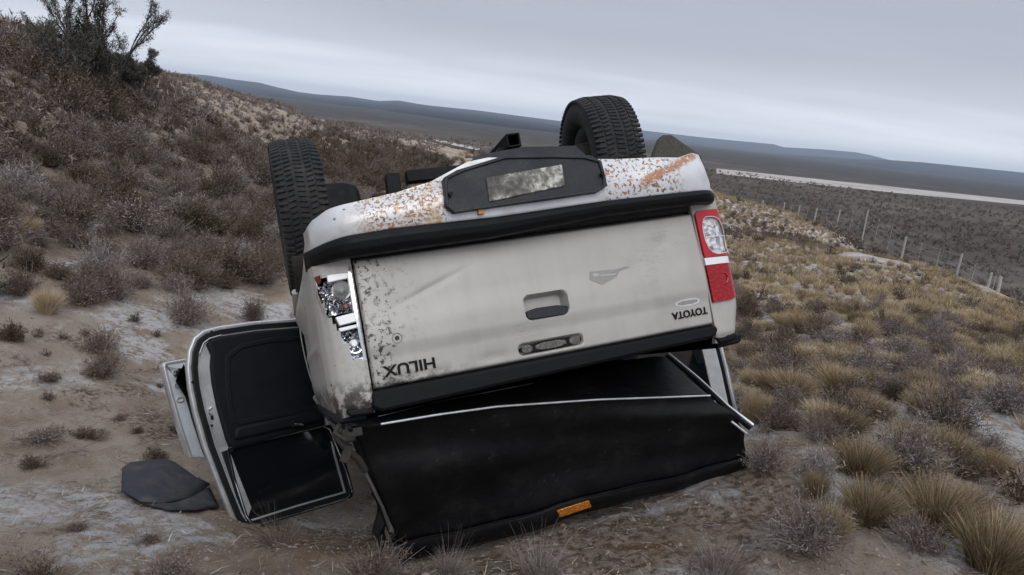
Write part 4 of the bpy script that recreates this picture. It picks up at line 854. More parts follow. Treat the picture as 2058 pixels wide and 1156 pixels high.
cabm.add([(-0.83, 1.62, 0.42), (0.83, 1.62, 0.42), (0.83, 1.62, -0.25), (-0.83, 1.62, -0.25)], [(0, 1, 2, 3)])
def hood(u, v):
    x = -0.83 + 1.66 * u; y = 3.52 + 1.60 * v
    return (x * (1 - 0.15 * sst(0.6, 1, v)), y, -0.255 + 0.05 * v + 0.05 * (abs(x) / 0.83) ** 4 + 0.07 * sst(0.8, 1.0, v) + 0.012 * math.sin(9 * x) * math.sin(5 * y))
cabm.grid(hood, 24, 24)
cabm.add([(-0.70, 5.12, -0.16), (0.70, 5.12, -0.16), (0.72, 5.16, 0.10), (-0.72, 5.16, 0.10)], [(0, 1, 2, 3)])
cabin = cabm.build('cab', PAINT, truck, smooth=45, solid=0.004)
def roof(u, v):
    x = -0.60 + 1.20 * u; y = 1.76 + 1.20 * v
    return crush(x, y, -0.78 + 0.05 * (abs(x) / 0.6) ** 3 + 0.04 * (2 * v - 1) ** 4)
MB().grid(roof, 24, 20).build('roof', PAINT, cabin, smooth=45, solid=0.02)
pl_ = MB()
for s in (-1, 1):
    for a, b in (((s*.82, 1.64, -.24), (s*.60, 1.78, -.75)), ((s*.83, 2.47, -.24), (s*.62, 2.45, -.75)), ((s*.82, 3.50, -.22), (s*.60, 2.95, -.74))):
        MB().tube([a, crush(*b)], [0.05, 0.045], 6).build('pillar', PAINT, cabin, smooth=45)
MB().add([(-0.74, 1.63, -0.25), (0.74, 1.63, -0.25), crush(0.54, 1.765, -0.74), crush(-0.54, 1.765, -0.74)], [(0, 1, 2, 3)]).build('rear_window', DARKGLASS, cabin, solid=0.006)
MB().add([(-0.74, 3.49, -0.24), (0.74, 3.49, -0.24), crush(0.54, 2.95, -0.73), crush(-0.54, 2.95, -0.73)], [(0, 1, 2, 3)]).build('windscreen', TINTGLASS, cabin, solid=0.006)
inn = MB(); inn.box((0, 2.6, 0.36), (1.56, 1.8, 0.05)); inn.box((0, 3.42, 0.0), (1.5, 0.2, 0.5)); inn.box((0, 1.72, 0.05), (1.5, 0.1, 0.55)); inn.build('cabin_floor', INTERIOR, cabin, bevel=0.02)
for x in (-0.38, 0.38):
    MB().box((x, 2.85, 0.22), (0.48, 0.5, 0.16)).box((x, 2.58, -0.10), (0.46, 0.14, 0.56)).box((x, 2.58, -0.46), (0.24, 0.1, 0.16)).build('seat', INTERIOR, cabin, bevel=0.04)
MB().box((0, 2.0, 0.22), (1.3, 0.45, 0.16)).box((0, 1.80, -0.08), (1.3, 0.14, 0.55)).build('rear_bench', INTERIOR, cabin, bevel=0.04)
MB().box((0, 5.16, 0.22), (1.62, 0.16, 0.30)).build('front_bumper', BLACKP, truck, bevel=0.05)
for s in (-1, 1): MB().box((s*0.60, 5.09, -0.03), (0.30, 0.10, 0.20)).build('headlight', CLEARLENS, truck, bevel=0.03)
MB().box((0, 5.10, 0.0), (0.80, 0.08, 0.18)).build('grille', BLACKP, truck, bevel=0.02)

# --- doors: flat shells in their own plane (u away from the hinge, z), swung open
def door_frame(fr_):
    h, t = Vector(fr_[0]), Vector(fr_[1]); u = (t - h).normalized(); n = u.cross(Vector((0, 0, 1)))
    if n.y > 0: n = -n                                   # towards the tail: the inner face
    return lambda a, b, d: h + u * a + Vector((0, 0, b)) + n * d
DL = door_frame(Mx['doorL_frame'])
outL = [(-0.03, 0.200)] + smooth_poly(Mx['doorL_out'], 0)[1:-1] + [(-0.06, -0.893)]
outL = [(-0.03, 0.205), (0.15, 0.212), (0.36, 0.222), (0.561, 0.217), (0.640, 0.205), (0.695, 0.172), (0.732, 0.106), (0.752, 0.02), (0.757, -0.09), (0.750, -0.22), (0.727, -0.407), (0.685, -0.612), (0.642, -0.800), (0.620, -0.862), (0.585, -0.890), (0.50, -0.890), (0.284, -0.888), (-0.04, -0.893), (-0.075, -0.86), (-0.045, -0.60), (-0.035, -0.2)]
winL = [(0.606, -0.445), (0.597, -0.600), (0.565, -0.800), (0.545, -0.845), (0.50, -0.858), (-0.02, -0.865), (-0.045, -0.84), (-0.028, -0.713), (0.03, -0.470), (0.06, -0.445)]
def hole_panel(o_, i_, f, d0, d1, name, mat, parent, bevel=0.004, n=72):
    return MB().ringprism(resample(o_, n, 0.1), resample(i_, n, 0.1), f, d0, d1).build(name, mat, parent, bevel=bevel)
def split_frame(poly, z0): pass
# outer skin with its turned edge, the body below the sill line
doorL = MB().prism([p for p in outL if p[1] > -0.46] + [], DL, -0.055, -0.028)
doorL_o = doorL.build('rear_door', PANEL, truck, bevel=0.010, seg=3)
def edge_loop(poly, close=False):
    return list(poly) + ([poly[0]] if close else [])
def rim_strip(outer, d_out, d_in, f, dep0, dep1, name, mat, parent, bevel=0.003, a=0, b=None):
    """band between two insets of an outline"""
    o_ = inset(outer, d_out); i_ = inset(outer, d_in)
    return MB().ringprism(o_, i_, f, dep0, dep1).build(name, mat, parent, bevel=bevel)
rim_strip(outL, 0.000, 0.026, DL, -0.050, -0.012, 'skin_edge', PANEL, doorL_o, 0.008)
rim_strip(outL, 0.022, 0.050, DL, -0.030, 0.006, 'door_seal', SEAL, doorL_o, 0.006)
fl_o, fl_w = inset(outL, 0.048), inset(outL, 0.112)
def fl_k(p): return 0.16 + 0.84 * sst(0.45, 0.66, p[0]) * sst(0.20, 0.10, p[1]) * sst(-0.885, -0.80, p[1]) if p[0] > 0.4 else 0.16
fl_i = [tuple(Vector(a).lerp(Vector(b), fl_k(c))) for a, b, c in zip(fl_o, fl_w, outL)]
MB().ringprism(fl_o, fl_i, DL, -0.030, 0.000).build('inner_flange', PANEL, doorL_o, bevel=0.004)
ridge_ = inset(outL, 0.052)
MB().tube([DL(a, b, 0.006) for a, b in ridge_[3:14]], 0.0045, 6).build('flange_ridge', PANEL, doorL_o, smooth=60)
trimL = [p for p in inset(outL, 0.084) if p[1] > -0.42]
tz = [p for p in trimL]; trim_poly = tz + []
# close the trim along the window line
trim_poly = [p for p in inset(outL, 0.086) if p[1] > -0.43]
ia = min(range(len(trim_poly)), key=lambda i: trim_poly[i][0] + 10 * (trim_poly[i][1] > -0.15))
right_low = (0.600, -0.440); left_low = (0.045, -0.436)
up_pts = [p for p in [tuple(Vector(a).lerp(Vector(b), fl_k(c) * 0.97)) for a, b, c in zip(fl_o, fl_w, outL)][0:11] if p[1] > -0.43]
trim_poly = up_pts + [right_low, left_low]
MB().prism(trim_poly, DL, -0.028, 0.022).build('door_trim', TRIM, doorL_o, bevel=0.014, seg=3)
rc = [(0.06, 0.07), (0.30, 0.085), (0.46, 0.075), (0.535, 0.03), (0.55, -0.08), (0.56, -0.22), (0.545, -0.30), (0.06, -0.31)]
MB().ringprism(resample(inset(rc, -0.03), 48, 0), resample(rc, 48, 0), DL, 0.015, 0.027).build('trim_border', TRIM, doorL_o, bevel=0.008)
MB().prism([(0.05, -0.335), (0.57, -0.335), (0.585, -0.40), (0.05, -0.405)], DL, 0.01, 0.045).build('arm_rest', TRIM, doorL_o, bevel=0.015)
MB().prism(smooth_poly([(0.19, -0.370), (0.265, -0.368), (0.268, -0.408), (0.188, -0.408)], 2), DL, 0.03, 0.052).build('handle_cup', BLACKP, doorL_o, bevel=0.003)
MB().tube([DL(0.20, -0.398, 0.056), DL(0.225, -0.390, 0.068), DL(0.252, -0.386, 0.060)], 0.008, 8).build('door_handle', CHROME, doorL_o, smooth=60)
MB().ringprism(resample([(0.650, -0.44), (0.618, -0.62), (0.582, -0.840), (0.556, -0.880), (-0.055, -0.886), (-0.070, -0.84), (-0.045, -0.62), (-0.01, -0.435)], 64, 0), resample(winL, 64, 0), DL, -0.022, 0.009).build('window_frame', SEAL, doorL_o, bevel=0.003)
MB().tube([DL(a, b, 0.010) for a, b in inset(winL, -0.010)] + [DL(*inset(winL, -0.010)[0], 0.010)], 0.0045, 6).build('frame_trim', CHROME, doorL_o, smooth=60)
MB().prism(winL, DL, -0.016, -0.011).build('window_glass', DARKGLASS, doorL_o)
lt = MB(); lt.prism([(0.672, -0.296), (0.715, -0.290), (0.715, -0.302), (0.672, -0.308)], DL, -0.02, 0.008); lt.prism([(0.662, -0.252), (0.676, -0.252), (0.676, -0.272), (0.662, -0.272)], DL, -0.02, 0.006)
lt.build('door_latch', SEAL, doorL_o)
MB().tube([DL(0.666, -0.205, 0.008), DL(0.680, -0.215, 0.010), DL(0.682, -0.238, 0.010), DL(0.668, -0.248, 0.008)], 0.005, 6).build('latch_striker', CHROME, doorL_o, smooth=60)
bo = MB()
for a, b in ((0.68, 0.14), (0.60, 0.19), (0.735, -0.06)): bo.tube([DL(a, b, -0.02), DL(a, b, -0.008)], 0.008, 8)
bo.build('door_bolt', BLACKP, doorL_o, smooth=40)
# front door, seen as a sliver beyond the rear one
D2 = door_frame(Mx['door2_frame'])
out2 = [(0.0, 0.14), (0.55, 0.14), (0.967, 0.128), (1.105, 0.122), (1.122, 0.100), (1.101, -0.081), (1.067, -0.311), (1.027, -0.512), (0.985, -0.650), (0.955, -0.72), (0.90, -0.74), (0.20, -0.74), (0.06, -0.36), (0.0, -0.25)]
d2 = MB().prism([p for p in out2 if p[1] > -0.32], D2, -0.06, -0.03).build('front_door', PANEL, truck, bevel=0.008)
rim_strip(out2, 0.0, 0.02, D2, -0.06, -0.010, 'skin_edge', PANEL, d2, 0.006)
rim_strip(out2, 0.018, 0.11, D2, -0.045, -0.016, 'inner_flange', simple('pale_blue_grey_panel', (0.60, 0.65, 0.70), 0.4, 0.2, 0.12, 9), d2, 0.004)
rim_strip(out2, 0.10, 0.135, D2, -0.04, 0.004, 'door_seal', SEAL, d2, 0.006)
MB().prism([p for p in inset(out2, 0.12) if p[1] > -0.36], D2, -0.035, 0.012).build('door_trim', TRIM, d2, bevel=0.012)
sl = MB()
for zz in (0.065, -0.02, -0.115):
    sl.ringprism(smooth_poly([(1.012, zz), (1.068, zz), (1.062, zz - 0.036), (1.010, zz - 0.034)], 1), inset(smooth_poly([(1.012, zz), (1.068, zz), (1.062, zz - 0.036), (1.010, zz - 0.034)], 1), 0.008), D2, -0.03, -0.008)
sl.build('pressed_slot', PANEL, d2, bevel=0.002)
MB().prism([(0.12, -0.37), (0.88, -0.37), (0.84, -0.66), (0.25, -0.66)], D2, -0.03, -0.025).build('window_glass', DARKGLASS, d2)
# right rear door: dark glass, bright inner strip, seal, thin outer edge
DR = door_frame(Mx['doorR_frame'])
outR = [(0.0, 0.22), (0.80, 0.22), (1.02, 0.16), (1.085, 0.02), (1.098, -0.20), (1.108, -0.405), (1.116, -0.586), (1.118, -0.764), (1.122, -0.885), (1.09, -0.905), (0.30, -0.90), (0.05, -0.45), (0.0, -0.2)]
dr = MB().prism([p for p in outR if p[1] > -0.25], DR, -0.05, -0.02).build('rear_door', PANEL, truck, bevel=0.008)
rim_strip(outR, 0.0, 0.020, DR, -0.05, -0.008, 'skin_edge', PANEL, dr, 0.005)
rim_strip(outR, 0.018, 0.042, DR, -0.04, -0.004, 'door_seal', SEAL, dr, 0.006)
BRIGHT = simple('pale_silver_flange', (0.66, 0.68, 0.72), 0.4, 0.3, 0.12, 20)
rim_strip(outR, 0.040, 0.125, DR, -0.035, 0.000, 'inner_flange', BRIGHT, dr, 0.004)
MB().prism([p for p in inset(outR, 0.12) if p[1] > -0.30], DR, -0.03, 0.015).build('door_trim', TRIM, dr, bevel=0.012)
MB().prism([(0.12, -0.31), (0.975, -0.31), (0.985, -0.76), (0.40, -0.76)], DR, -0.02, -0.012).build('window_glass', DARKGLASS, dr)
MB().prism([(0.90, -0.33), (0.975, -0.33), (0.985, -0.52), (0.93, -0.52)], DR, -0.010, 0.004).build('pillar_trim', TRIM, dr, bevel=0.008)

# --- tonneau cover torn loose, hanging from the bed onto the ground
Lp, Rp, Bw = Mx['tonL'], Mx['tonR'], Mx['bow']
rr_ = random.Random(4)
def ton_pt(u, v):
    """v 0 at the bow, 1 at the lower hem"""
    if v < 0:                                                     # the fold behind the bow, back to the bed rail
        a = interp(Bw, u); b = Vector(Mx['tonA'][0]).lerp(Vector(Mx['tonA'][1]), u); return a.lerp(b, -v) + Vector((0, 0, -0.012 * math.sin(math.pi * -v)))
    l = interp([Lp[0], Lp[1], Lp[2]], v); r = interp(Rp, v); a = interp(Bw, u); b0 = Vector(Bw[0]).lerp(Vector(Bw[-1]), u)
    p = l.lerp(r, u) + (a - b0) * (1 - v) ** 2
    sag = 0.045 * math.sin(math.pi * u) * math.sin(math.pi * v)
    fold = 0.024 * math.sin(9 * v + 3.2 * u + 1.5 * math.sin(4 * u)) * math.sin(math.pi * v) + 0.016 * math.sin(15 * (v - 0.35 * u)) * math.exp(-((v - 0.3) / 0.22) ** 2) + 0.008 * math.sin(23 * u + 5 * v) * (1 - v) * v * 2
    return p + Vector((0, sag + fold, 0.007 * v * math.sin(13 * u + 1) + 0.004 * v * math.sin(31 * u)))
cover_o = MB().grid(lambda u, v: ton_pt(u, v * 2 - 1 if v < 0.5 else (v - 0.5) * 2 * 0.86), 70, 60)
cover = cover_o.build('bed_cover', COVER, truck, smooth=60, solid=0.004)
MB().grid(lambda u, v: Vector(Mx['tonA'][0]).lerp(Vector(Mx['tonA'][1]), u).lerp(Vector((-0.74 + 1.48 * u, 1.5, -0.335)), v) + Vector((0, 0, 0.02 * math.sin(9 * u + 5 * v) * math.sin(math.pi * v))), 24, 16).build('added_cover_fold', COVER, cover, smooth=60, solid=0.004)  # extra cloth added so the gap under the tailgate stays dark
fl = MB().grid(lambda u, v: ton_pt(u, 0.862 + 0.138 * v) + Vector((0, -0.010 - 0.012 * math.sin(math.pi * v) + 0.006 * math.sin(11 * u), 0)), 60, 8).build('cover_flap', COVER, cover, smooth=60, solid=0.005)
MB().tube([ton_pt(u / 40, 0.862) + Vector((0, -0.014, 0)) for u in range(41)], 0.0045, 6).build('flap_seam', BLACKP, cover, smooth=60)
MB().tube([ton_pt(u / 40, 1.0) + Vector((0, -0.006, 0)) for u in range(41)], 0.007, 6).build('lower_hem', COVER, cover, smooth=60)
ALU = simple('worn_aluminium', (0.62, 0.63, 0.66), 0.42, 0.6, 0.25, 16)
bowm = MB(); bp = [interp(Bw, t / 40) + Vector((0, -0.010, 0.0)) for t in range(41)]
bowm.tube(bp, 0.0042, 8); bowm.build('cover_bow', ALU, cover, smooth=60)
MB().tube([Vector(p) + Vector((0, -0.006, 0)) for p in Mx['railR']], [0.010, 0.012, 0.013, 0.016], 8).build('cover_side_rail', BLACKP, cover, smooth=60)
MB().tube([Vector(p) + Vector((0.006, -0.016, 0.012)) for p in Mx['railR']], [0.003, 0.004, 0.005, 0.009], 8).build('rail_trim', ALU, cover, smooth=60)
MB().tube([Vector(p) + Vector((-0.03, -0.010, -0.02)) for p in Mx['railR'][1:]], 0.005, 6).build('rail_channel', ALU, cover, smooth=60)
MB().tube([Vector(p) + Vector((-0.004, -0.012, 0)) for p in Lp], [0.010, 0.012, 0.009], 8).build('cover_left_hem', BLACKP, cover, smooth=60)
MB().tube(Mx['wire1'], 0.0032, 6).build('cover_edge_strip', ALU, cover, smooth=60)
MB().tube(Mx['wire2'], 0.0028, 6).build('cover_edge_strip', STEEL, cover, smooth=60)
def flap_n(u, v, d): return ton_pt(u, v) + Vector((0, -0.022 - d, 0))
rf = Mx['refl']
fr_ = MB().prism(inset([(0.410, 0.895), (0.502, 0.890), (0.506, 0.962), (0.414, 0.968)], 0.0), lambda a, b, d: flap_n(a, b, d), 0.0, 0.012).build('orange_reflector', AMBER, cover, bevel=0.004)
# bent hinge hardware and a torn strip at the left end
hw = MB(); hw.tube([(-0.84, 0.02, -0.335), (-0.86, -0.02, -0.355), (-0.835, -0.03, -0.385), (-0.80, 0.0, -0.39)], 0.010, 8)
hw.tube([(-0.86, 0.06, -0.36), (-0.83, 0.05, -0.42), (-0.79, 0.08, -0.47), (-0.77, 0.10, -0.52)], 0.013, 8); hw.box((-0.80, 0.04, -0.37), (0.07, 0.04, 0.03)); hw.box((-0.83, 0.05, -0.44), (0.03, 0.03, 0.06), Matrix.Rotation(0.5, 3, 'Y'))
hw.build('broken_hinge', CHASSIS, cover, bevel=0.003)
MB().tube([(-0.79, 0.08, -0.47), (-0.76, 0.13, -0.56), (-0.72, 0.24, -0.68), (-0.69, 0.34, -0.80)], [0.010, 0.006, 0.006, 0.009], 8).build('bent_strut', STEEL, cover, smooth=60)
MB().grid(lambda u, v: Vector((-0.735 + 0.05 * u + 0.02 * math.sin(6 * v), 0.46 + 0.04 * math.sin(5 * u + 3 * v), -0.66 - 0.22 * v)), 8, 12).build('torn_strip', COVER, cover, smooth=60, solid=0.003)

# --- two loose sheets lying on the sand
N = Nodes('dusty_grey_rubber'); v = N.coord('Object'); n = N.noise(v, 6, 6, 0.7)
N.set(color=N.mix(N.step(n, 0.46, 0.70, 0, 0.6), (0.021, 0.025, 0.033), (0.085, 0.075, 0.066)), rough=0.65, spec=0.3); N.bump(N.noise(v, 45, 5, 0.7), 0.004); SHEET = N.m
def sheet(name, poly, lift, arch, label, edge=0.008):
    P = [(p[0], p[1]) for p in poly]; c = np.mean(np.array(P), axis=0); m = MB(); n = len(P); K = 6; vs = []
    for k in range(K):
        t = 1 - k / K
        for x, y in P:
            X, Y = c[0] + (x - c[0]) * t, c[1] + (y - c[1]) * t
            vs.append((X, Y, float(ground(X, Y)) + lift + arch * (1 - t * t) + 0.012 * math.sin(7 * X + 3 * Y) * (1 - t)))
    vs.append((c[0], c[1], float(ground(*c)) + lift + arch)); fs = []
    for k in range(K - 1):
        for i in range(n): j = (i + 1) % n; fs.append((k*n + i, k*n + j, (k+1)*n + j, (k+1)*n + i))
    for i in range(n): fs.append(((K-1)*n + i, (K-1)*n + (i+1) % n, K*n))
    o = m.add(vs, fs).build(name, SHEET, smooth=50, solid=edge); tag(o, label, 'rubber mat'); return o
sheet('rubber_mat', MAT, 0.03, 0.055, 'curved dark grey rubber mat lying uppermost on the sand left of the doors')
sheet('rubber_mat', MAT2, 0.020, 0.018, 'flat dark grey rubber mat poking out from under the curved one')

# ------------------------------------------------------------------ wire fence along the rim
WOOD = simple('grey_weathered_wood', (0.36, 0.34, 0.315), 0.9, 0, 0.3, 12, 0.003)
WIREM = simple('galvanised_wire', (0.30, 0.30, 0.31), 0.5, 0.6, 0.2, 5)
fence = bpy.data.objects.new('wire_fence', None); COL.objects.link(fence)
tag(fence, 'long wire fence with grey wooden posts along the rim of the right field', 'fence')
tops = []
for k, (x, y, zt, zg) in enumerate(FENCE):
    r = 0.042 + 0.010 * (k % 3 == 0); zg = float(ground(x, y))
    lean = (0.02 * math.sin(k * 2.1), 0.03 * math.cos(k * 1.7))
    MB().tube([(x, y, zg - 0.2), (x + lean[0], y, (zg + zt) / 2), (x + lean[0], y + lean[1], zt)], [r, r * .95, r * .85], 7).build('post', WOOD, fence, smooth=50)
    tops.append((x + lean[0], y + lean[1], zt, zg))
wires = MB()
for a, b in zip(tops, tops[1:]):
    for h in (0.08, 0.30, 0.52, 0.76, 1.0):
        wires.tube([(a[0], a[1], a[2] - h), ((a[0]+b[0])/2, (a[1]+b[1])/2, (a[2]+b[2])/2 - h - 0.02), (b[0], b[1], b[2] - h)], 0.004, 4, caps=False)
    n = max(2, int(math.hypot(a[0]-b[0], a[1]-b[1]) / 1.7))
    for i in range(1, n):
        t = i / n; x, y, z = (a[q] + (b[q] - a[q]) * t for q in range(3))
        MB().tube([(x, y, z - 1.15), (x + 0.01, y, z - 0.03)], 0.010, 5).build('dropper', WOOD, fence, smooth=50)
wires.build('wires', WIREM, fence)

# ------------------------------------------------------------------ plants
def plant_material(name, stops, obj_var=0.35):
    N = Nodes(name); t = N.attr('tone'); hue = N.attr('hue')
    oi = N.n.new('ShaderNodeObjectInfo')
    f = N.math('ADD', N.math('MULTIPLY', t, 0.55), N.math('ADD', N.math('MULTIPLY', hue, 0.45), N.math('MULTIPLY', N.math('SUBTRACT', oi.outputs['Random'], 0.5), obj_var)), clamp=True)
    N.set(color=N.ramp(f, stops), rough=0.9, spec=0.1)
    return N.m
GRASSM = plant_material('dry_tussock_grass', [(0.0, (0.052, 0.040, 0.027)), (0.25, (0.150, 0.114, 0.072)), (0.45, (0.285, 0.220, 0.138)), (0.65, (0.43, 0.338, 0.215)), (0.85, (0.55, 0.455, 0.31)), (1.0, (0.60, 0.535, 0.42))])
SHRUBM = plant_material('twiggy_shrub', [(0.0, (0.022, 0.020, 0.016)), (0.18, (0.064, 0.052, 0.035)), (0.34, (0.140, 0.096, 0.066)), (0.48, (0.150, 0.120, 0.109)), (0.65, (0.222, 0.190, 0.182)), (0.82, (0.31, 0.28, 0.265)), (1.0, (0.46, 0.44, 0.42))])
BUSHM = plant_material('evergreen_bush', [(0.0, (0.050, 0.049, 0.042)), (0.4, (0.100, 0.095, 0.080)), (0.7, (0.155, 0.145, 0.128)), (1.0, (0.23, 0.215, 0.195))])

def strips(root, tip, mid, w, K):
    """curved tapering blades: arrays of start, middle control and tip points"""
    n = len(root); t = np.linspace(0, 1, K + 1)[None, :, None]
    P = (1 - t) ** 2 * root[:, None] + 2 * t * (1 - t) * mid[:, None] + t ** 2 * tip[:, None]
    side = np.cross(tip - root, np.random.default_rng(n).normal(size=(n, 3))); side /= np.linalg.norm(side, axis=1)[:, None] + 1e-9
    ww = (w[:, None] * np.linspace(1, 0.25, K + 1)[None])[..., None] / 2
    A = P - side[:, None] * ww; B = P + side[:, None] * ww
    V = np.stack([A, B], 2).reshape(-1, 3)
    b = (np.arange(n) * (K + 1) * 2)[:, None]; k = np.arange(K)[None] * 2
    q = b + k
    F = np.concatenate([np.stack([q, q + 1, q + 3], -1).reshape(-1, 3), np.stack([q, q + 3, q + 2], -1).reshape(-1, 3)])
    return V, F
def join(parts):
    V, F, T, o = [], [], [], 0
    for v, f, t in parts: V.append(v); F.append(f + o); T.append(t); o += len(v)
    return np.concatenate(V), np.concatenate(F), np.concatenate(T)

def gen_tussock(rng, n, K=3, wid=0.006, upright=0.0):
    """unit tussock: about 1 high and 1 wide"""
    az = rng.uniform(0, 2*np.pi, n); rr = 0.26 * np.sqrt(rng.uniform(0, 1, n))
    root = np.stack([rr*np.cos(az), rr*np.sin(az), np.full(n, -0.04)], 1)
    a2 = az + rng.normal(0, 0.5, n); tilt = np.abs(rng.normal(0, 0.34, n)) * (1 - upright) + rr * 1.35; tilt = np.clip(tilt, 0, 1.5)
    L = rng.uniform(0.62, 0.98, n) * (1 - 0.30 * tilt)
    d = np.stack([np.sin(tilt)*np.cos(a2), np.sin(tilt)*np.sin(a2), np.cos(tilt)], 1)
    mid = root + np.stack([0.25*d[:, 0], 0.25*d[:, 1], 0.62*np.maximum(d[:, 2], 0.35)], 1) * L[:, None]
    tip = root + d * L[:, None] + np.stack([np.zeros(n), np.zeros(n), -0.10 * tilt * L], 1) + rng.normal(0, 0.03, (n, 3))
    tip[:, 2] = np.maximum(tip[:, 2], 0.02)
    V, F = strips(root, tip, mid, rng.uniform(0.6, 1.3, n) * wid, K)
    T = np.repeat(np.clip(rng.normal(0.5, 0.30, n), 0, 1), (K + 1) * 2)
    return V, F, T

def gen_shrub(rng, nt, nl, wid=0.008, leaf=0.035, flat=1.0, K=3, seeds=0, lumps_n=6, jag=0.25):
    """unit shrub: dome of twigs with small leafy flecks; about 1 wide, flat*0.6 high"""
    cl = rng.uniform(-0.30, 0.30, (lumps_n, 2)); ch = rng.uniform(0.55, 1.0, lumps_n)
    az = rng.uniform(0, 2*np.pi, nt); el = np.arccos(rng.uniform(0.02, 1, nt)); which = rng.integers(0, lumps_n, nt)
    R = 0.34 * rng.uniform(0.75, 1.1 + jag, nt) * ch[which]
    root = np.concatenate([cl[which] * 0.25 + rng.normal(0, 0.03, (nt, 2)), np.full((nt, 1), -0.03)], 1)
    d = np.stack([np.sin(el)*np.cos(az), np.sin(el)*np.sin(az), np.cos(el) * 1.25 * flat], 1)
    tip = np.concatenate([cl[which] * 0.75, np.full((nt, 1), 0.04)], 1) + d * R[:, None]
    mid = root * 0.4 + tip * 0.6 + rng.normal(0, 0.05, (nt, 3)) + np.stack([np.zeros(nt), np.zeros(nt), 0.05 * flat * np.ones(nt)], 1)
    V1, F1 = strips(root, tip, mid, rng.uniform(0.5, 1.3, nt) * wid, K)
    T1 = np.repeat(np.clip(rng.normal(0.55, 0.25, nt), 0, 1), (K + 1) * 2)
    # side twigs and flecks spread along the outer half of the twigs
    i = rng.integers(0, nt, nl); t = rng.uniform(0.35, 1.0, nl)[:, None]
    p = (1-t)**2 * root[i] + 2*t*(1-t) * mid[i] + t**2 * tip[i] + rng.normal(0, 0.022, (nl, 3))
    dd = (tip[i] - mid[i]); dd /= np.linalg.norm(dd, axis=1)[:, None] + 1e-9
    dd = dd + rng.normal(0, 0.55, (nl, 3)); dd /= np.linalg.norm(dd, axis=1)[:, None]
    ln = rng.uniform(0.5, 1.5, nl) * leaf; tip2 = p + dd * ln[:, None]
    V2, F2 = strips(p, tip2, (p + tip2) / 2 + rng.normal(0, 0.006, (nl, 3)), rng.uniform(0.5, 1.2, nl) * leaf * 0.32, 1)
    T2 = np.repeat(np.clip(rng.normal(0.47, 0.30, nl), 0, 1), 4)
    parts = [(V1, F1, T1)]
    leafy = [(V2, F2, T2)]
    if seeds:
        j = rng.integers(0, nt, seeds); q = tip[j] + rng.normal(0, 0.015, (seeds, 3)); e = q + rng.normal(0, 0.018, (seeds, 3))
        V3, F3 = strips(q, e, (q + e) / 2, np.full(seeds, 0.016), 1); leafy.append((V3, F3, np.full(seeds * 4, 1.6)))
    return join(parts), join(leafy)

prng = np.random.default_rng(11)
tuss_hi = []; shrub_hi = []; cush_hi = []; stalk_hi = []
def mk(name, g, mat):
    V, F, T = g; return np_mesh(name, V, F, mat, {'tone': T, 'hue': np.full(len(V), 0.5)})
TUSSN = [mk('tussock', gen_tussock(prng, 1900, 3, 0.0085, up_), GRASSM) for up_ in (0.25, 0.4, 0.32)]
TUSS = [mk('tussock', gen_tussock(prng, 760, 3, 0.014, up_), GRASSM) for up_ in (0.0, 0.15, 0.35, 0.1, 0.25)]
def mk_shrub(**k):
    a, b = gen_shrub(prng, **k); return mk('stems', a, SHRUBM), mk('twigs', b, SHRUBM)
SHRUBS = [mk_shrub(nt=380, nl=3000, lumps_n=5 + q, seeds=120 if q == 3 else 0) for q in range(6)]
CUSH = [mk_shrub(nt=260, nl=1500, flat=0.55, leaf=0.045, jag=0.1, lumps_n=4) for q in range(3)]
STALKS = []
for q in range(3):
    a = gen_tussock(prng, 45, 4, 0.006, 0.5); b = gen_tussock(prng, 420, 3, 0.007, 0.0); vb = b[0] * np.array([0.9, 0.9, 0.42]); nl = 160
    STALKS.append(mk('stalks', join([a, (vb, b[1], b[2])]), SHRUBM))

def place(o, x, y, w, h, lift=0.0):
    o.location = (x, y, float(ground(x, y)) + lift)
    o.scale = (w, w, h)
def copy_of(proto, name, parent=None):
    o = bpy.data.objects.new(name, proto); COL.objects.link(o)
    if parent: o.parent = parent
    return o
def with_hue(me, hue):
    """a copy of a plant mesh with its own base hue"""
    m = me.copy(); m.attributes['hue'].data.foreach_set('value', np.full(len(m.vertices), hue, np.float32)); return m
_cache = {}
def hue_mesh(me, hue):
    k = (me.name, round(hue * 8)); 
    if k not in _cache: _cache[k] = with_hue(me, round(hue * 8) / 8)
    return _cache[k]
hr = random.Random(5)
KIND = {'tussock': 'grass tussock', 'shrub': 'shrub', 'cushion': 'cushion plant', 'stalk': 'dry grass'}
NAME = {'tussock': 'grass_tussock', 'shrub': 'grey_shrub', 'cushion': 'cushion_plant', 'stalk': 'dry_stalks'}
occupied = []
for k, (kind, x, y, h, w, tone, label) in enumerate(HEROES):
    rz = hr.uniform(0, 6.28)
    if kind == 'tussock':
        o = copy_of(hue_mesh(TUSSN[k % 3], tone), 'grass_tussock'); place(o, x, y, w * 1.05, h * 1.12)
    elif kind == 'stalk':
        o = copy_of(hue_mesh(STALKS[k % 3], tone), 'dry_stalks'); place(o, x, y, w, h * 1.05)
    else:
        st, tw = (CUSH[k % 3] if kind == 'cushion' else SHRUBS[3 if 'seed' in label or 'specks' in label else k % 3])
        o = copy_of(hue_mesh(tw, tone), NAME[kind]); place(o, x, y, w * 1.1, h * (2.6 if kind == 'cushion' else 1.75))
        s_ = copy_of(hue_mesh(st, tone), 'stems', o)
    o.rotation_euler = (hr.uniform(-.06, .06), hr.uniform(-.06, .06), rz)
    tag(o, label, KIND[kind], 'plants picked out one by one')
    occupied.append((x, y, w * 0.45))

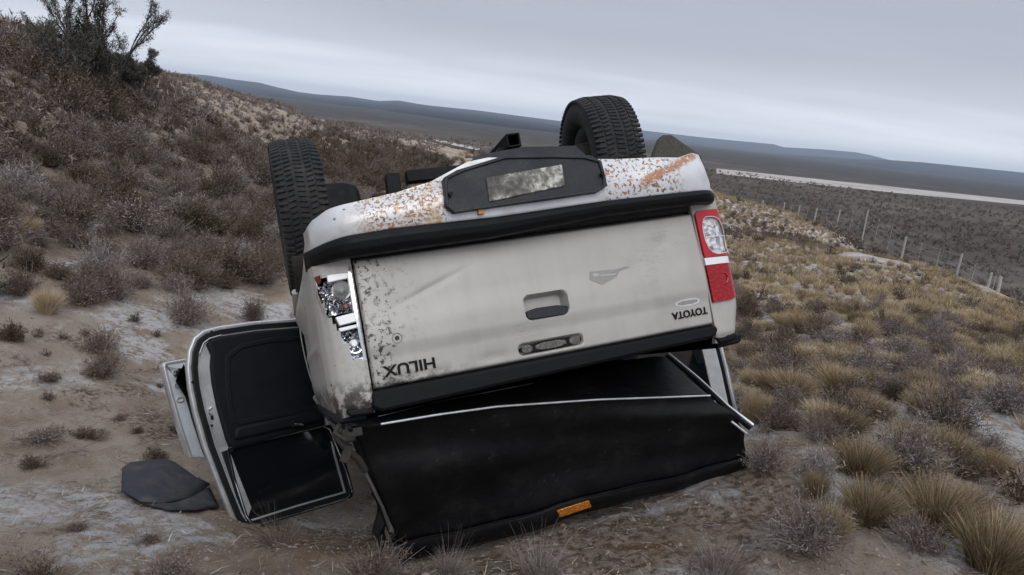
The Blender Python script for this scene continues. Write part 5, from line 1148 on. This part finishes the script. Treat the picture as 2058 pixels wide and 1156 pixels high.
# tall bushes on the crest of the slope: real forked limbs with clumps of small leaves
def limb(rng, p, d, L, r, depth, segs, leaves):
    q = [p]; dd = d
    for _ in range(4):
        dd = (dd + Vector((rng.uniform(-.22, .22), rng.uniform(-.22, .22), rng.uniform(-.04, .16)))).normalized(); q.append(q[-1] + dd * L / 4)
    segs.append((q, r, depth))
    if depth < 3:
        for k in range(3 if depth else 4):
            i = rng.choice((1, 2, 3, 3, 4)); b = (dd + Vector((rng.uniform(-1, 1), rng.uniform(-1, 1), rng.uniform(-.1, .75))) * 0.75).normalized()
            limb(rng, q[i], b, L * rng.uniform(.42, .68), r * 0.55, depth + 1, segs, leaves)
    if depth >= 1: leaves.append((q, L, depth))
def tall_bush(x, y, h, spread, label, seed, lean=(0, 0), n0=5, dens=1.0):
    rng = random.Random(seed); nr = np.random.default_rng(seed)
    root = bpy.data.objects.new('tall_bush', None); COL.objects.link(root); root.location = (x, y, float(ground(x, y)) - 0.03)
    tag(root, label, 'bush', 'tall bushes on the crest of the slope')
    segs, leaves = [], []
    for k in range(n0):
        a = 2 * math.pi * (k + rng.random() * .6) / n0; main = (k == 0)
        d = Vector((math.cos(a) * (0.12 if main else spread) + lean[0], math.sin(a) * (0.12 if main else spread) + lean[1], 1)).normalized()
        limb(rng, Vector((rng.uniform(-.06, .06), rng.uniform(-.06, .06), 0)), d, h * (0.78 if main else rng.uniform(.42, .66)), 0.022 * h ** .5, 0, segs, leaves)
    m = MB()
    for q, r, dp in segs: m.tube(q, [r * (1 - .17 * i) for i in range(5)], 6 if dp < 1 else (4 if dp < 2 else 3), caps=False)
    m.build('trunk', simple('dark_bark', (0.045, 0.038, 0.034), 0.9), root, smooth=60)
    P, D = [], []
    for q, L, dp in leaves:
        n = int((46 if dp == 3 else 30) * dens * (0.6 + rng.random() * .9) * L / (0.12 * h))
        for _ in range(n):
            t = rng.random() ** .7 * 3.99; i = int(t); P.append(q[i].lerp(q[i+1], t - i)); D.append(q[4] - q[0])
    P = np.array([p[:] for p in P]); D = np.array([d.normalized()[:] for d in D]); n = len(P)
    P += nr.normal(0, 0.022 * h ** .5, (n, 3)); d = D * 0.7 + nr.normal(0, .6, (n, 3)); d /= np.linalg.norm(d, axis=1)[:, None]
    tip = P + d * (nr.uniform(.5, 1.4, n) * 0.036)[:, None]
    V, F = strips(P, tip, (P + tip) / 2, nr.uniform(.008, .018, n), 1)
    me = np_mesh('crown', V, F, BUSHM, {'tone': np.repeat(np.clip(nr.normal(.5, .25, n), 0, 1), 4), 'hue': np.full(len(V), .5)})
    link('crown', me, root)
B = BUSHES
tall_bush(B[0][0], B[0][1], B[0][2] * 0.90, 0.75, 'open dark bush leaning left on the crest, left of the tallest one', 31, (-0.25, 0), 7, 1.2)
tall_bush(B[1][0] - 0.15, B[1][1], B[1][2] * 0.92, 0.38, 'tallest dark bush on the crest with one straight central stem', 45, (0.0, 0), 8, 1.2)
tall_bush(B[2][0] - 0.35, B[2][1], B[2][2] * 0.9, 0.7, 'low thin bush on the crest, right of the tallest one', 52, (0.0, 0), 7, 1.4)
for (dx, dy, hh, lb) in ((-0.35, -0.5, 0.75, 'rounded olive bush below the leaning one on the crest'), (0.55, -0.9, 0.85, 'dense dark bush at the foot of the tallest one'), (0.15, -0.45, 0.7, 'leafy bush hiding the stem of the leaning one'), (1.0, -0.25, 0.6, 'low olive bush right of the foot of the tallest one'), (0.45, 0.05, 0.9, 'dense bush between the leaning one and the tallest one'), (-1.1, -0.1, 0.6, 'olive bush at the far left of the crest')):
    st, tw = SHRUBS[4]; o = copy_of(hue_mesh(tw, 0.12), 'olive_bush'); place(o, B[0][0] + dx, B[0][1] + dy, 1.5, hh * 1.9); copy_of(hue_mesh(st, 0.12), 'stems', o)
    tag(o, lb, 'bush', 'bushes below the tall bushes'); occupied.append((B[0][0] + dx, B[0][1] + dy, .5))
for b in B: occupied.append((b[0], b[1], 0.3))

WST = MB(); _r = random.Random(9); WST.lathe([(-.13, .02), (-.10, .08), (-.02, .12), (.07, .11), (.13, .05), (.14, .01)], 12)  # blob added in place of a small unidentified pale spot
WST.v = [(a * _r.uniform(.85, 1.15), b * _r.uniform(.85, 1.15), c * _r.uniform(.8, 1.1)) for a, b, c in WST.v]
wst = WST.build('white_blob', simple('white_blob', (0.70, 0.70, 0.72), 0.8, 0, 0.1, 20)); wst.location = (WHITE_SPOT[0], WHITE_SPOT[1], float(ground(WHITE_SPOT[0], WHITE_SPOT[1])) + 0.10)
tag(wst, 'small white blob on the crest at the far left, left of the bushes', 'blob')
# --- scattered plants. Which side of the slope's foot a point lies on
FT = np.array(FOOT)
def foot_x(y): return np.interp(y, FT[:, 1], FT[:, 0])
truck_xy = np.array([[0.13, 2.77], [-1.4, 7.4]])
def clear_of_truck(x, y, r):
    a, b = truck_xy; ab = b - a; t = np.clip(((x - a[0]) * ab[0] + (y - a[1]) * ab[1]) / (ab @ ab), -0.1, 1.05)
    return np.hypot(x - a[0] - ab[0] * t, y - a[1] - ab[1] * t) > 1.1 + r
def in_blobs(x, y): return any((x - b[0]) ** 2 + (y - b[1]) ** 2 < (b[2] * .75) ** 2 for b in PALE) or any((x - b[0]) ** 2 + (y - b[1]) ** 2 < (b[2] * .6) ** 2 for b in FROST if b[3] > .65)
def view_angle(x, y): return np.degrees(np.arctan2(x, y))
things, rest = {'shrub': [], 'tussock': []}, {'shrub': [], 'tussock': []}
_cells = {}
def _put(x, y, r): _cells.setdefault((int(x // 1.5), int(y // 1.5)), []).append((x, y, r))
for _o in occupied: _put(*_o)
def try_add(kind, x, y, w, hue, lst, space=0.5):
    i, j = int(x // 1.5), int(y // 1.5)
    for a in (i - 1, i, i + 1):
        for b in (j - 1, j, j + 1):
            for ox, oy, orr in _cells.get((a, b), ()):
                if (x - ox) ** 2 + (y - oy) ** 2 < (orr + w * space * 0.6) ** 2: return False
    _put(x, y, w * space); lst.append((x, y, w, hue)); return True
gr = random.Random(77)
hill, field, mixed = [], [], []
def noise2(x, y, s, k):  # cheap smooth noise for patchiness
    return 0.5 + 0.25 * (math.sin(x * s + k) * math.cos(y * s * 1.3 + 2 * k) + math.sin((x + y) * s * .6 + 3 * k)) 
# dense scrub of the left slope
for _ in range(15000):
    y = gr.uniform(3.5, 46) if gr.random() < .75 else gr.uniform(3.5, 22); fx_ = float(foot_x(y)); x = fx_ - 0.1 - abs(gr.gauss(0, 1)) * 5.5 if gr.random() < .8 else fx_ - gr.uniform(0, 16)
    a = view_angle(x, y)
    if a < -39 or not clear_of_truck(x, y, .2): continue
    up_ = fx_ - x
    dens = 0.98 if up_ < 5 else 0.75
    if up_ < 1.2: dens = 0.75
    if a > -25.5 and up_ > 0.10 * y + 1.6: dens = 0.12;             # the bare pinkish bank near the crest further on
    if noise2(x, y, 0.9, 1.0) < 0.27 and up_ < 4: dens *= 0.35
    if in_blobs(x, y): continue
    if gr.random() > dens: continue
    w = min(1.2, max(0.26, gr.lognormvariate(-0.52, 0.38)))
    if x < -9.4: continue
    if x < -7.0: w = min(w, 0.55) * 0.75
    hue = min(1, max(0, gr.gauss(0.38, 0.32) + 0.3 * (noise2(x, y, 0.5, 4) - 0.5)))
    try_add('shrub', x, y, w, hue, hill, 0.32)
# golden tussock field right of the truck, with grey shrubs among it
def rim_r(a): return float(np.interp(a, [14, 18, 24, 31, 36], [54, 48, 36, 24, 19]))
for _ in range(46000):
    a = gr.uniform(3, 38); R = rim_r(a) * math.sqrt(gr.uniform(0.01, 1.03)); x, y = R * math.sin(math.radians(a)), R * math.cos(math.radians(a))
    if R < 3.0 or not clear_of_truck(x, y, .25): continue
    if x < foot_x(y) + .5 or in_blobs(x, y): continue
    gold = sst(8, 16, R) * sst(0.25, 0.5, noise2(x, y, 0.22, 2.0) + 0.15)
    if R < 6.5 and gr.random() < 0.40: continue
    if gr.random() < 0.14 + 0.58 * gold + (0.16 if R < 9 else 0):
        w = gr.uniform(0.15, 0.31) if R < 12 else gr.uniform(0.15, 0.30); hue = min(1, max(0, gr.gauss(0.48 + 0.22 * gold, 0.28)))
        try_add('tussock', x, y, w, hue, field, 0.60)
    elif gr.random() < (0.60 if R < 9 else 0.34):
        w = gr.uniform(0.22, 0.55); hue = min(1, max(0, gr.gauss(0.50, 0.22)))
        try_add('shrub', x, y, w, hue, mixed, 0.42)
# valley floor in front of the truck, up to the rim
for _ in range(2600):
    a = gr.uniform(-16, 14); R = math.sqrt(gr.uniform(6.5 ** 2, 55 ** 2)); x, y = R * math.sin(math.radians(a)), R * math.cos(math.radians(a))
    if x < foot_x(y) or not clear_of_truck(x, y, .3): continue
    if gr.random() < .55: try_add('shrub', x, y, gr.uniform(.3, .8), min(1, max(0, gr.gauss(.4, .2))), hill if x < 1 else mixed, .42)
    else: try_add('tussock', x, y, gr.uniform(.25, .5), min(1, max(0, gr.gauss(.5, .2))), field, .42)
# sparse small plants on the bare ground at the left
low = []
for _ in range(260):
    y = gr.uniform(2.2, 7.0); x = gr.uniform(-5, -0.9)
    if x < foot_x(max(5.2, y)) - .2 or not clear_of_truck(x, y, .35): continue
    if (x + 1.8) ** 2 + (y - 3.75) ** 2 < .5: continue
    if gr.random() < .35: try_add('shrub', x, y, gr.uniform(.08, .2), min(1, max(0, gr.gauss(.35, .2))), low, .8)

def size_in_view(p): return p[2] / math.hypot(p[0], p[1])
def visible(p):
    a = view_angle(p[0], p[1]); return -37 < a < 37
allsh = [('hill', p) for p in hill] + [('mixed', p) for p in mixed] + [('low', p) for p in low]
allsh.sort(key=lambda q: -size_in_view(q[1]) if visible(q[1]) else 0)
alltu = sorted(field, key=lambda p: -size_in_view(p) if visible(p) else 0)
def tone_word(h): return 'dark brown' if h < .22 else 'brown' if h < .36 else 'grey-brown' if h < .5 else 'grey' if h < .66 else 'pale grey'
def gold_word(h): return 'dark brown' if h < .3 else 'tan' if h < .5 else 'straw-coloured' if h < .7 else 'golden'
def size_word(w, a, b): return 'small' if w < a else 'middling' if w < b else 'broad'
def where_hill(x, y):
    up_ = float(foot_x(y)) - x
    if up_ < 0: return 'on the valley floor behind the truck'
    band = 'at the left slope\'s foot' if up_ < 1.6 else 'low' if up_ < 3.4 else 'halfway up' if up_ < 5.5 else 'high'
    dist = 'nearest stretch' if y < 8 else 'near stretch' if y < 11 else 'middle stretch' if y < 15 else 'far stretch' if y < 24 else 'farthest stretch'
    return f'{band}, {dist}' if 'foot' in band else f'{band} on the left slope, {dist}'
def where_field(x, y):
    R = math.hypot(x, y); a = view_angle(x, y)
    band = 'close to the truck' if R < 6 else 'in the near right field' if R < 9.5 else 'in the middle right field' if R < 15 else 'in the far right field' if R < 26 else 'out by the fence'
    side = 'behind the truck' if a < 14 else 'just right of it' if a < 20 and R < 6 else 'left side' if a < 22 else 'centre' if a < 29 else 'right side'
    return f'{band}, {side}'
for zone, (x, y, w, hue) in allsh[:255]:
    st, tw = gr.choice(SHRUBS[:3] + SHRUBS[4:]) if zone != 'low' else gr.choice(CUSH)
    o = copy_of(hue_mesh(tw, hue), 'scrub_shrub' if zone != 'low' else 'cushion_plant'); place(o, x, y, w * 1.15, w * gr.uniform(0.95, 1.45))
    copy_of(hue_mesh(st, hue), 'stems', o); o.rotation_euler = (0, 0, gr.uniform(0, 6.28))
    if zone == 'low': lab, grp = f'tiny {tone_word(hue)} tuft on the bare frosty sand at the left', 'tiny tufts on the bare sand'
    elif zone == 'hill': lab, grp = f'{size_word(w, .5, .75)} {tone_word(hue)} shrub {where_hill(x, y)}', 'shrubs of the left slope'
    else: lab, grp = f'{size_word(w, .32, .45)} {tone_word(hue)} shrub {where_field(x, y)}', 'shrubs of the right field'
    tag(o, lab, 'shrub', grp)
for (x, y, w, hue) in alltu[:270]:
    o = copy_of(hue_mesh(gr.choice(TUSSN if x * x + y * y < 40 else TUSS), hue), 'grass_tussock'); place(o, x, y, w * 1.1, w * gr.uniform(0.65, 1.0)); o.rotation_euler = (0, 0, gr.uniform(0, 6.28))
    tag(o, f'{size_word(w, .3, .42)} {gold_word(hue)} tussock {where_field(x, y)}', 'grass tussock', 'tussocks of the right field')

# where several still share a label, say which of them by its place among them
def tell_apart():
    by = {}
    for o in COL.objects:
        if o.parent is None and 'label' in o and 'category' in o: by.setdefault(o['label'], []).append(o)
    ang = lambda o: math.atan2(o.location.x, o.location.y); far = lambda o: math.hypot(o.location.x, o.location.y)
    def three(objs, extra):
        objs = sorted(objs, key=ang); names = {1: [''], 2: ['left of two', 'right of two'], 3: ['leftmost of three', 'middle of three', 'rightmost of three']}[len(objs)]
        for o, w_ in zip(objs, names): o['label'] = ' '.join((o['label'] + ', ' + extra + (' ' if extra and w_ else '') + w_).rstrip(' ,').split())
    for lab, objs in by.items():
        if len(objs) == 1: continue
        if len(objs) <= 3: three(objs, ''); continue
        objs = sorted(objs, key=far); rows = 2 if len(objs) <= 6 else 3; n = len(objs)
        for r in range(rows):
            part = objs[r * n // rows:(r + 1) * n // rows]; nm = (['nearer', 'farther'] if rows == 2 else ['nearest', 'midway', 'farthest'])[r]
            while len(part) > 3:
                three(part[:3], nm); part = part[3:]
            three(part, nm)
tell_apart()

# the rest of each kind, past counting, joined
def merge(name, protos, plist, mat, wid_h):
    V, F, T, Hh, o = [], [], [], [], 0; rr = np.random.default_rng(len(plist))
    P = np.array(plist); z = ground(P[:, 0], P[:, 1])
    for k, (x, y, w, hue) in enumerate(plist):
        v, f, t = protos[k % len(protos)]; a = rr.uniform(0, 6.28); c, s = math.cos(a), math.sin(a); h = w * rr.uniform(*wid_h)
        V.append(np.stack([(v[:, 0]*c - v[:, 1]*s) * w + x, (v[:, 0]*s + v[:, 1]*c) * w + y, v[:, 2] * h + z[k]], 1)); F.append(f + o); T.append(t); Hh.append(np.full(len(v), hue)); o += len(v)
    ob = link(name, np_mesh(name, np.concatenate(V), np.concatenate(F), mat, {'tone': np.concatenate(T), 'hue': np.concatenate(Hh)}))
    return ob
def far_shrub(rng, a, b, leaf, wid):
    s, t = gen_shrub(rng, a, b, wid=wid, leaf=leaf, K=1); return join([s, t])
mid_sh = [far_shrub(prng, 70, 300, 0.085, 0.016) for _ in range(5)]
far_sh = [far_shrub(prng, 10, 42, 0.22, 0.03) for _ in range(5)]
low_tu = [gen_tussock(prng, 90, 1, 0.034, 0.15) for _ in range(5)]
tag(merge('slope_scrub', mid_sh, [q[1] for q in allsh[255:]], SHRUBM, (0.95, 1.45)), kind='stuff')
tag(merge('far_tussocks', low_tu, alltu[270:], GRASSM, (0.65, 1.0)), kind='stuff')
# small stuff on the bare bank under the crest
bk = []
for _ in range(16000):
    y = gr.uniform(8, 75); x = -13.5 + abs(gr.gauss(0, 1)) * 4.0; r_ = math.hypot(x, y)
    if x > foot_x(y) - 1.5 or gr.random() > 0.30 + 0.5 * noise2(x, y, .7, 3): continue
    bk.append((x, y, gr.uniform(.12, .34) * (1 if y < 40 else 1.3), min(1, max(0, gr.gauss(.42, .2)))))
for _ in range(1700):
    x, y = gr.uniform(-15.5, -6.5), gr.uniform(9.0, 20); bk.append((x, y, gr.uniform(.2, .5), min(1, max(0, gr.gauss(.32, .2)))))
tag(merge('bank_scrub', far_sh, bk, SHRUBM, (0.8, 1.2)), kind='stuff')
# dark scrub on the slope beyond the rim and on the plain
pl = []
for _ in range(9000):
    a = gr.uniform(-20, 38); R = 30 + 300 * gr.random() ** 1.7; x, y = R * math.sin(math.radians(a)), R * math.cos(math.radians(a))
    if a > 13 and R < rim_r(a) + 1.5: continue
    if a <= 13 and R < 62: continue
    if x < foot_x(min(y, 40)) and R < 75: continue
    pl.append((x, y, gr.uniform(.5, 1.2) * (1 if R < 120 else 1.5), min(1, max(0, gr.gauss(.36, .16)))))
tag(merge('plain_scrub', far_sh, pl, SHRUBM, (0.8, 1.2)), kind='stuff')

# ------------------------------------------------------------------ loose litter and pebbles on the soil near the camera
def litter(name, n, mat, rfun, lw, kindtone):
    rg = np.random.default_rng(n); a = np.radians(rg.uniform(-40, 40, n)); R = 1.6 + 9 * rg.uniform(0, 1, n) ** 1.4
    x, y = R * np.sin(a), R * np.cos(a); z = ground(x, y) + 0.004
    L = rg.uniform(0.4, 1.6, n) * lw; t = rg.uniform(0, 6.28, n); d = np.stack([np.cos(t), np.sin(t), rg.normal(0.05, .22, n)], 1) * L[:, None]
    p = np.stack([x, y, z], 1); V, F = strips(p, p + d, p + d / 2 + np.stack([np.zeros(n), np.zeros(n), np.abs(rg.normal(0, .15, n)) * L], 1) + rg.normal(0, .1, (n, 3)) * L[:, None], rg.uniform(.5, 1.3, n) * kindtone, 2)
    return link(name, np_mesh(name, V, F, mat, {'tone': np.repeat(rg.uniform(0, 1, n), 6), 'hue': np.repeat(rg.uniform(0.1, .8, n), 6)}))
tag(litter('twig_litter', 9000, SHRUBM, None, 0.055, 0.0045), kind='stuff')
tag(litter('straw_litter', 4500, GRASSM, None, 0.055, 0.0024), kind='stuff')
def pebbles(n):
    rg = np.random.default_rng(3); a = np.radians(rg.uniform(-40, 40, n)); R = 1.6 + 8 * rg.uniform(0, 1, n) ** 1.3
    x, y = R * np.sin(a), R * np.cos(a); s = rg.lognormal(-5.05, .5, n); z = ground(x, y)
    o8 = np.array([(1,0,0),(-1,0,0),(0,1,0),(0,-1,0),(0,0,.7),(0,0,-.5)], float)
    f8 = np.array([(0,2,4),(2,1,4),(1,3,4),(3,0,4),(2,0,5),(1,2,5),(3,1,5),(0,3,5)])
    V = (o8[None] * rg.uniform(.6, 1.3, (n, 6, 1))) * s[:, None, None]; t = rg.uniform(0, 6.28, n); c, q = np.cos(t)[:, None], np.sin(t)[:, None]
    V = np.stack([V[..., 0]*c - V[..., 1]*q + x[:, None], V[..., 0]*q + V[..., 1]*c + y[:, None], V[..., 2] + z[:, None]], -1)
    F = (f8[None] + (np.arange(n) * 6)[:, None, None]).reshape(-1, 3)
    return link('pebbles', np_mesh('pebbles', V.reshape(-1, 3), F, simple('pebble_stone', (0.20, 0.17, 0.15), 0.9, 0, 0.55, 3)))
tag(pebbles(9000), kind='stuff')

# ------------------------------------------------------------------ thin air haze round everything
HAZE = True
if HAZE:
    hz = MB().box((0, 0, 66), (20000, 20000, 158)).build('haze', SEAL)
    hm = bpy.data.materials.new('haze'); hm.use_nodes = True; nt = hm.node_tree; nt.nodes.clear()
    ho = nt.nodes.new('ShaderNodeOutputMaterial'); hv = nt.nodes.new('ShaderNodeVolumePrincipled')
    hv.inputs['Color'].default_value = (0.70, 0.82, 1.0, 1); hv.inputs['Density'].default_value = 1.25e-4; hv.inputs['Density Attribute'].default_value = ''
    hv.inputs['Anisotropy'].default_value = 0.0
    nt.links.new(hv.outputs[0], ho.inputs['Volume'])
    hz.data.materials.clear(); hz.data.materials.append(hm); tag(hz, kind='stuff')
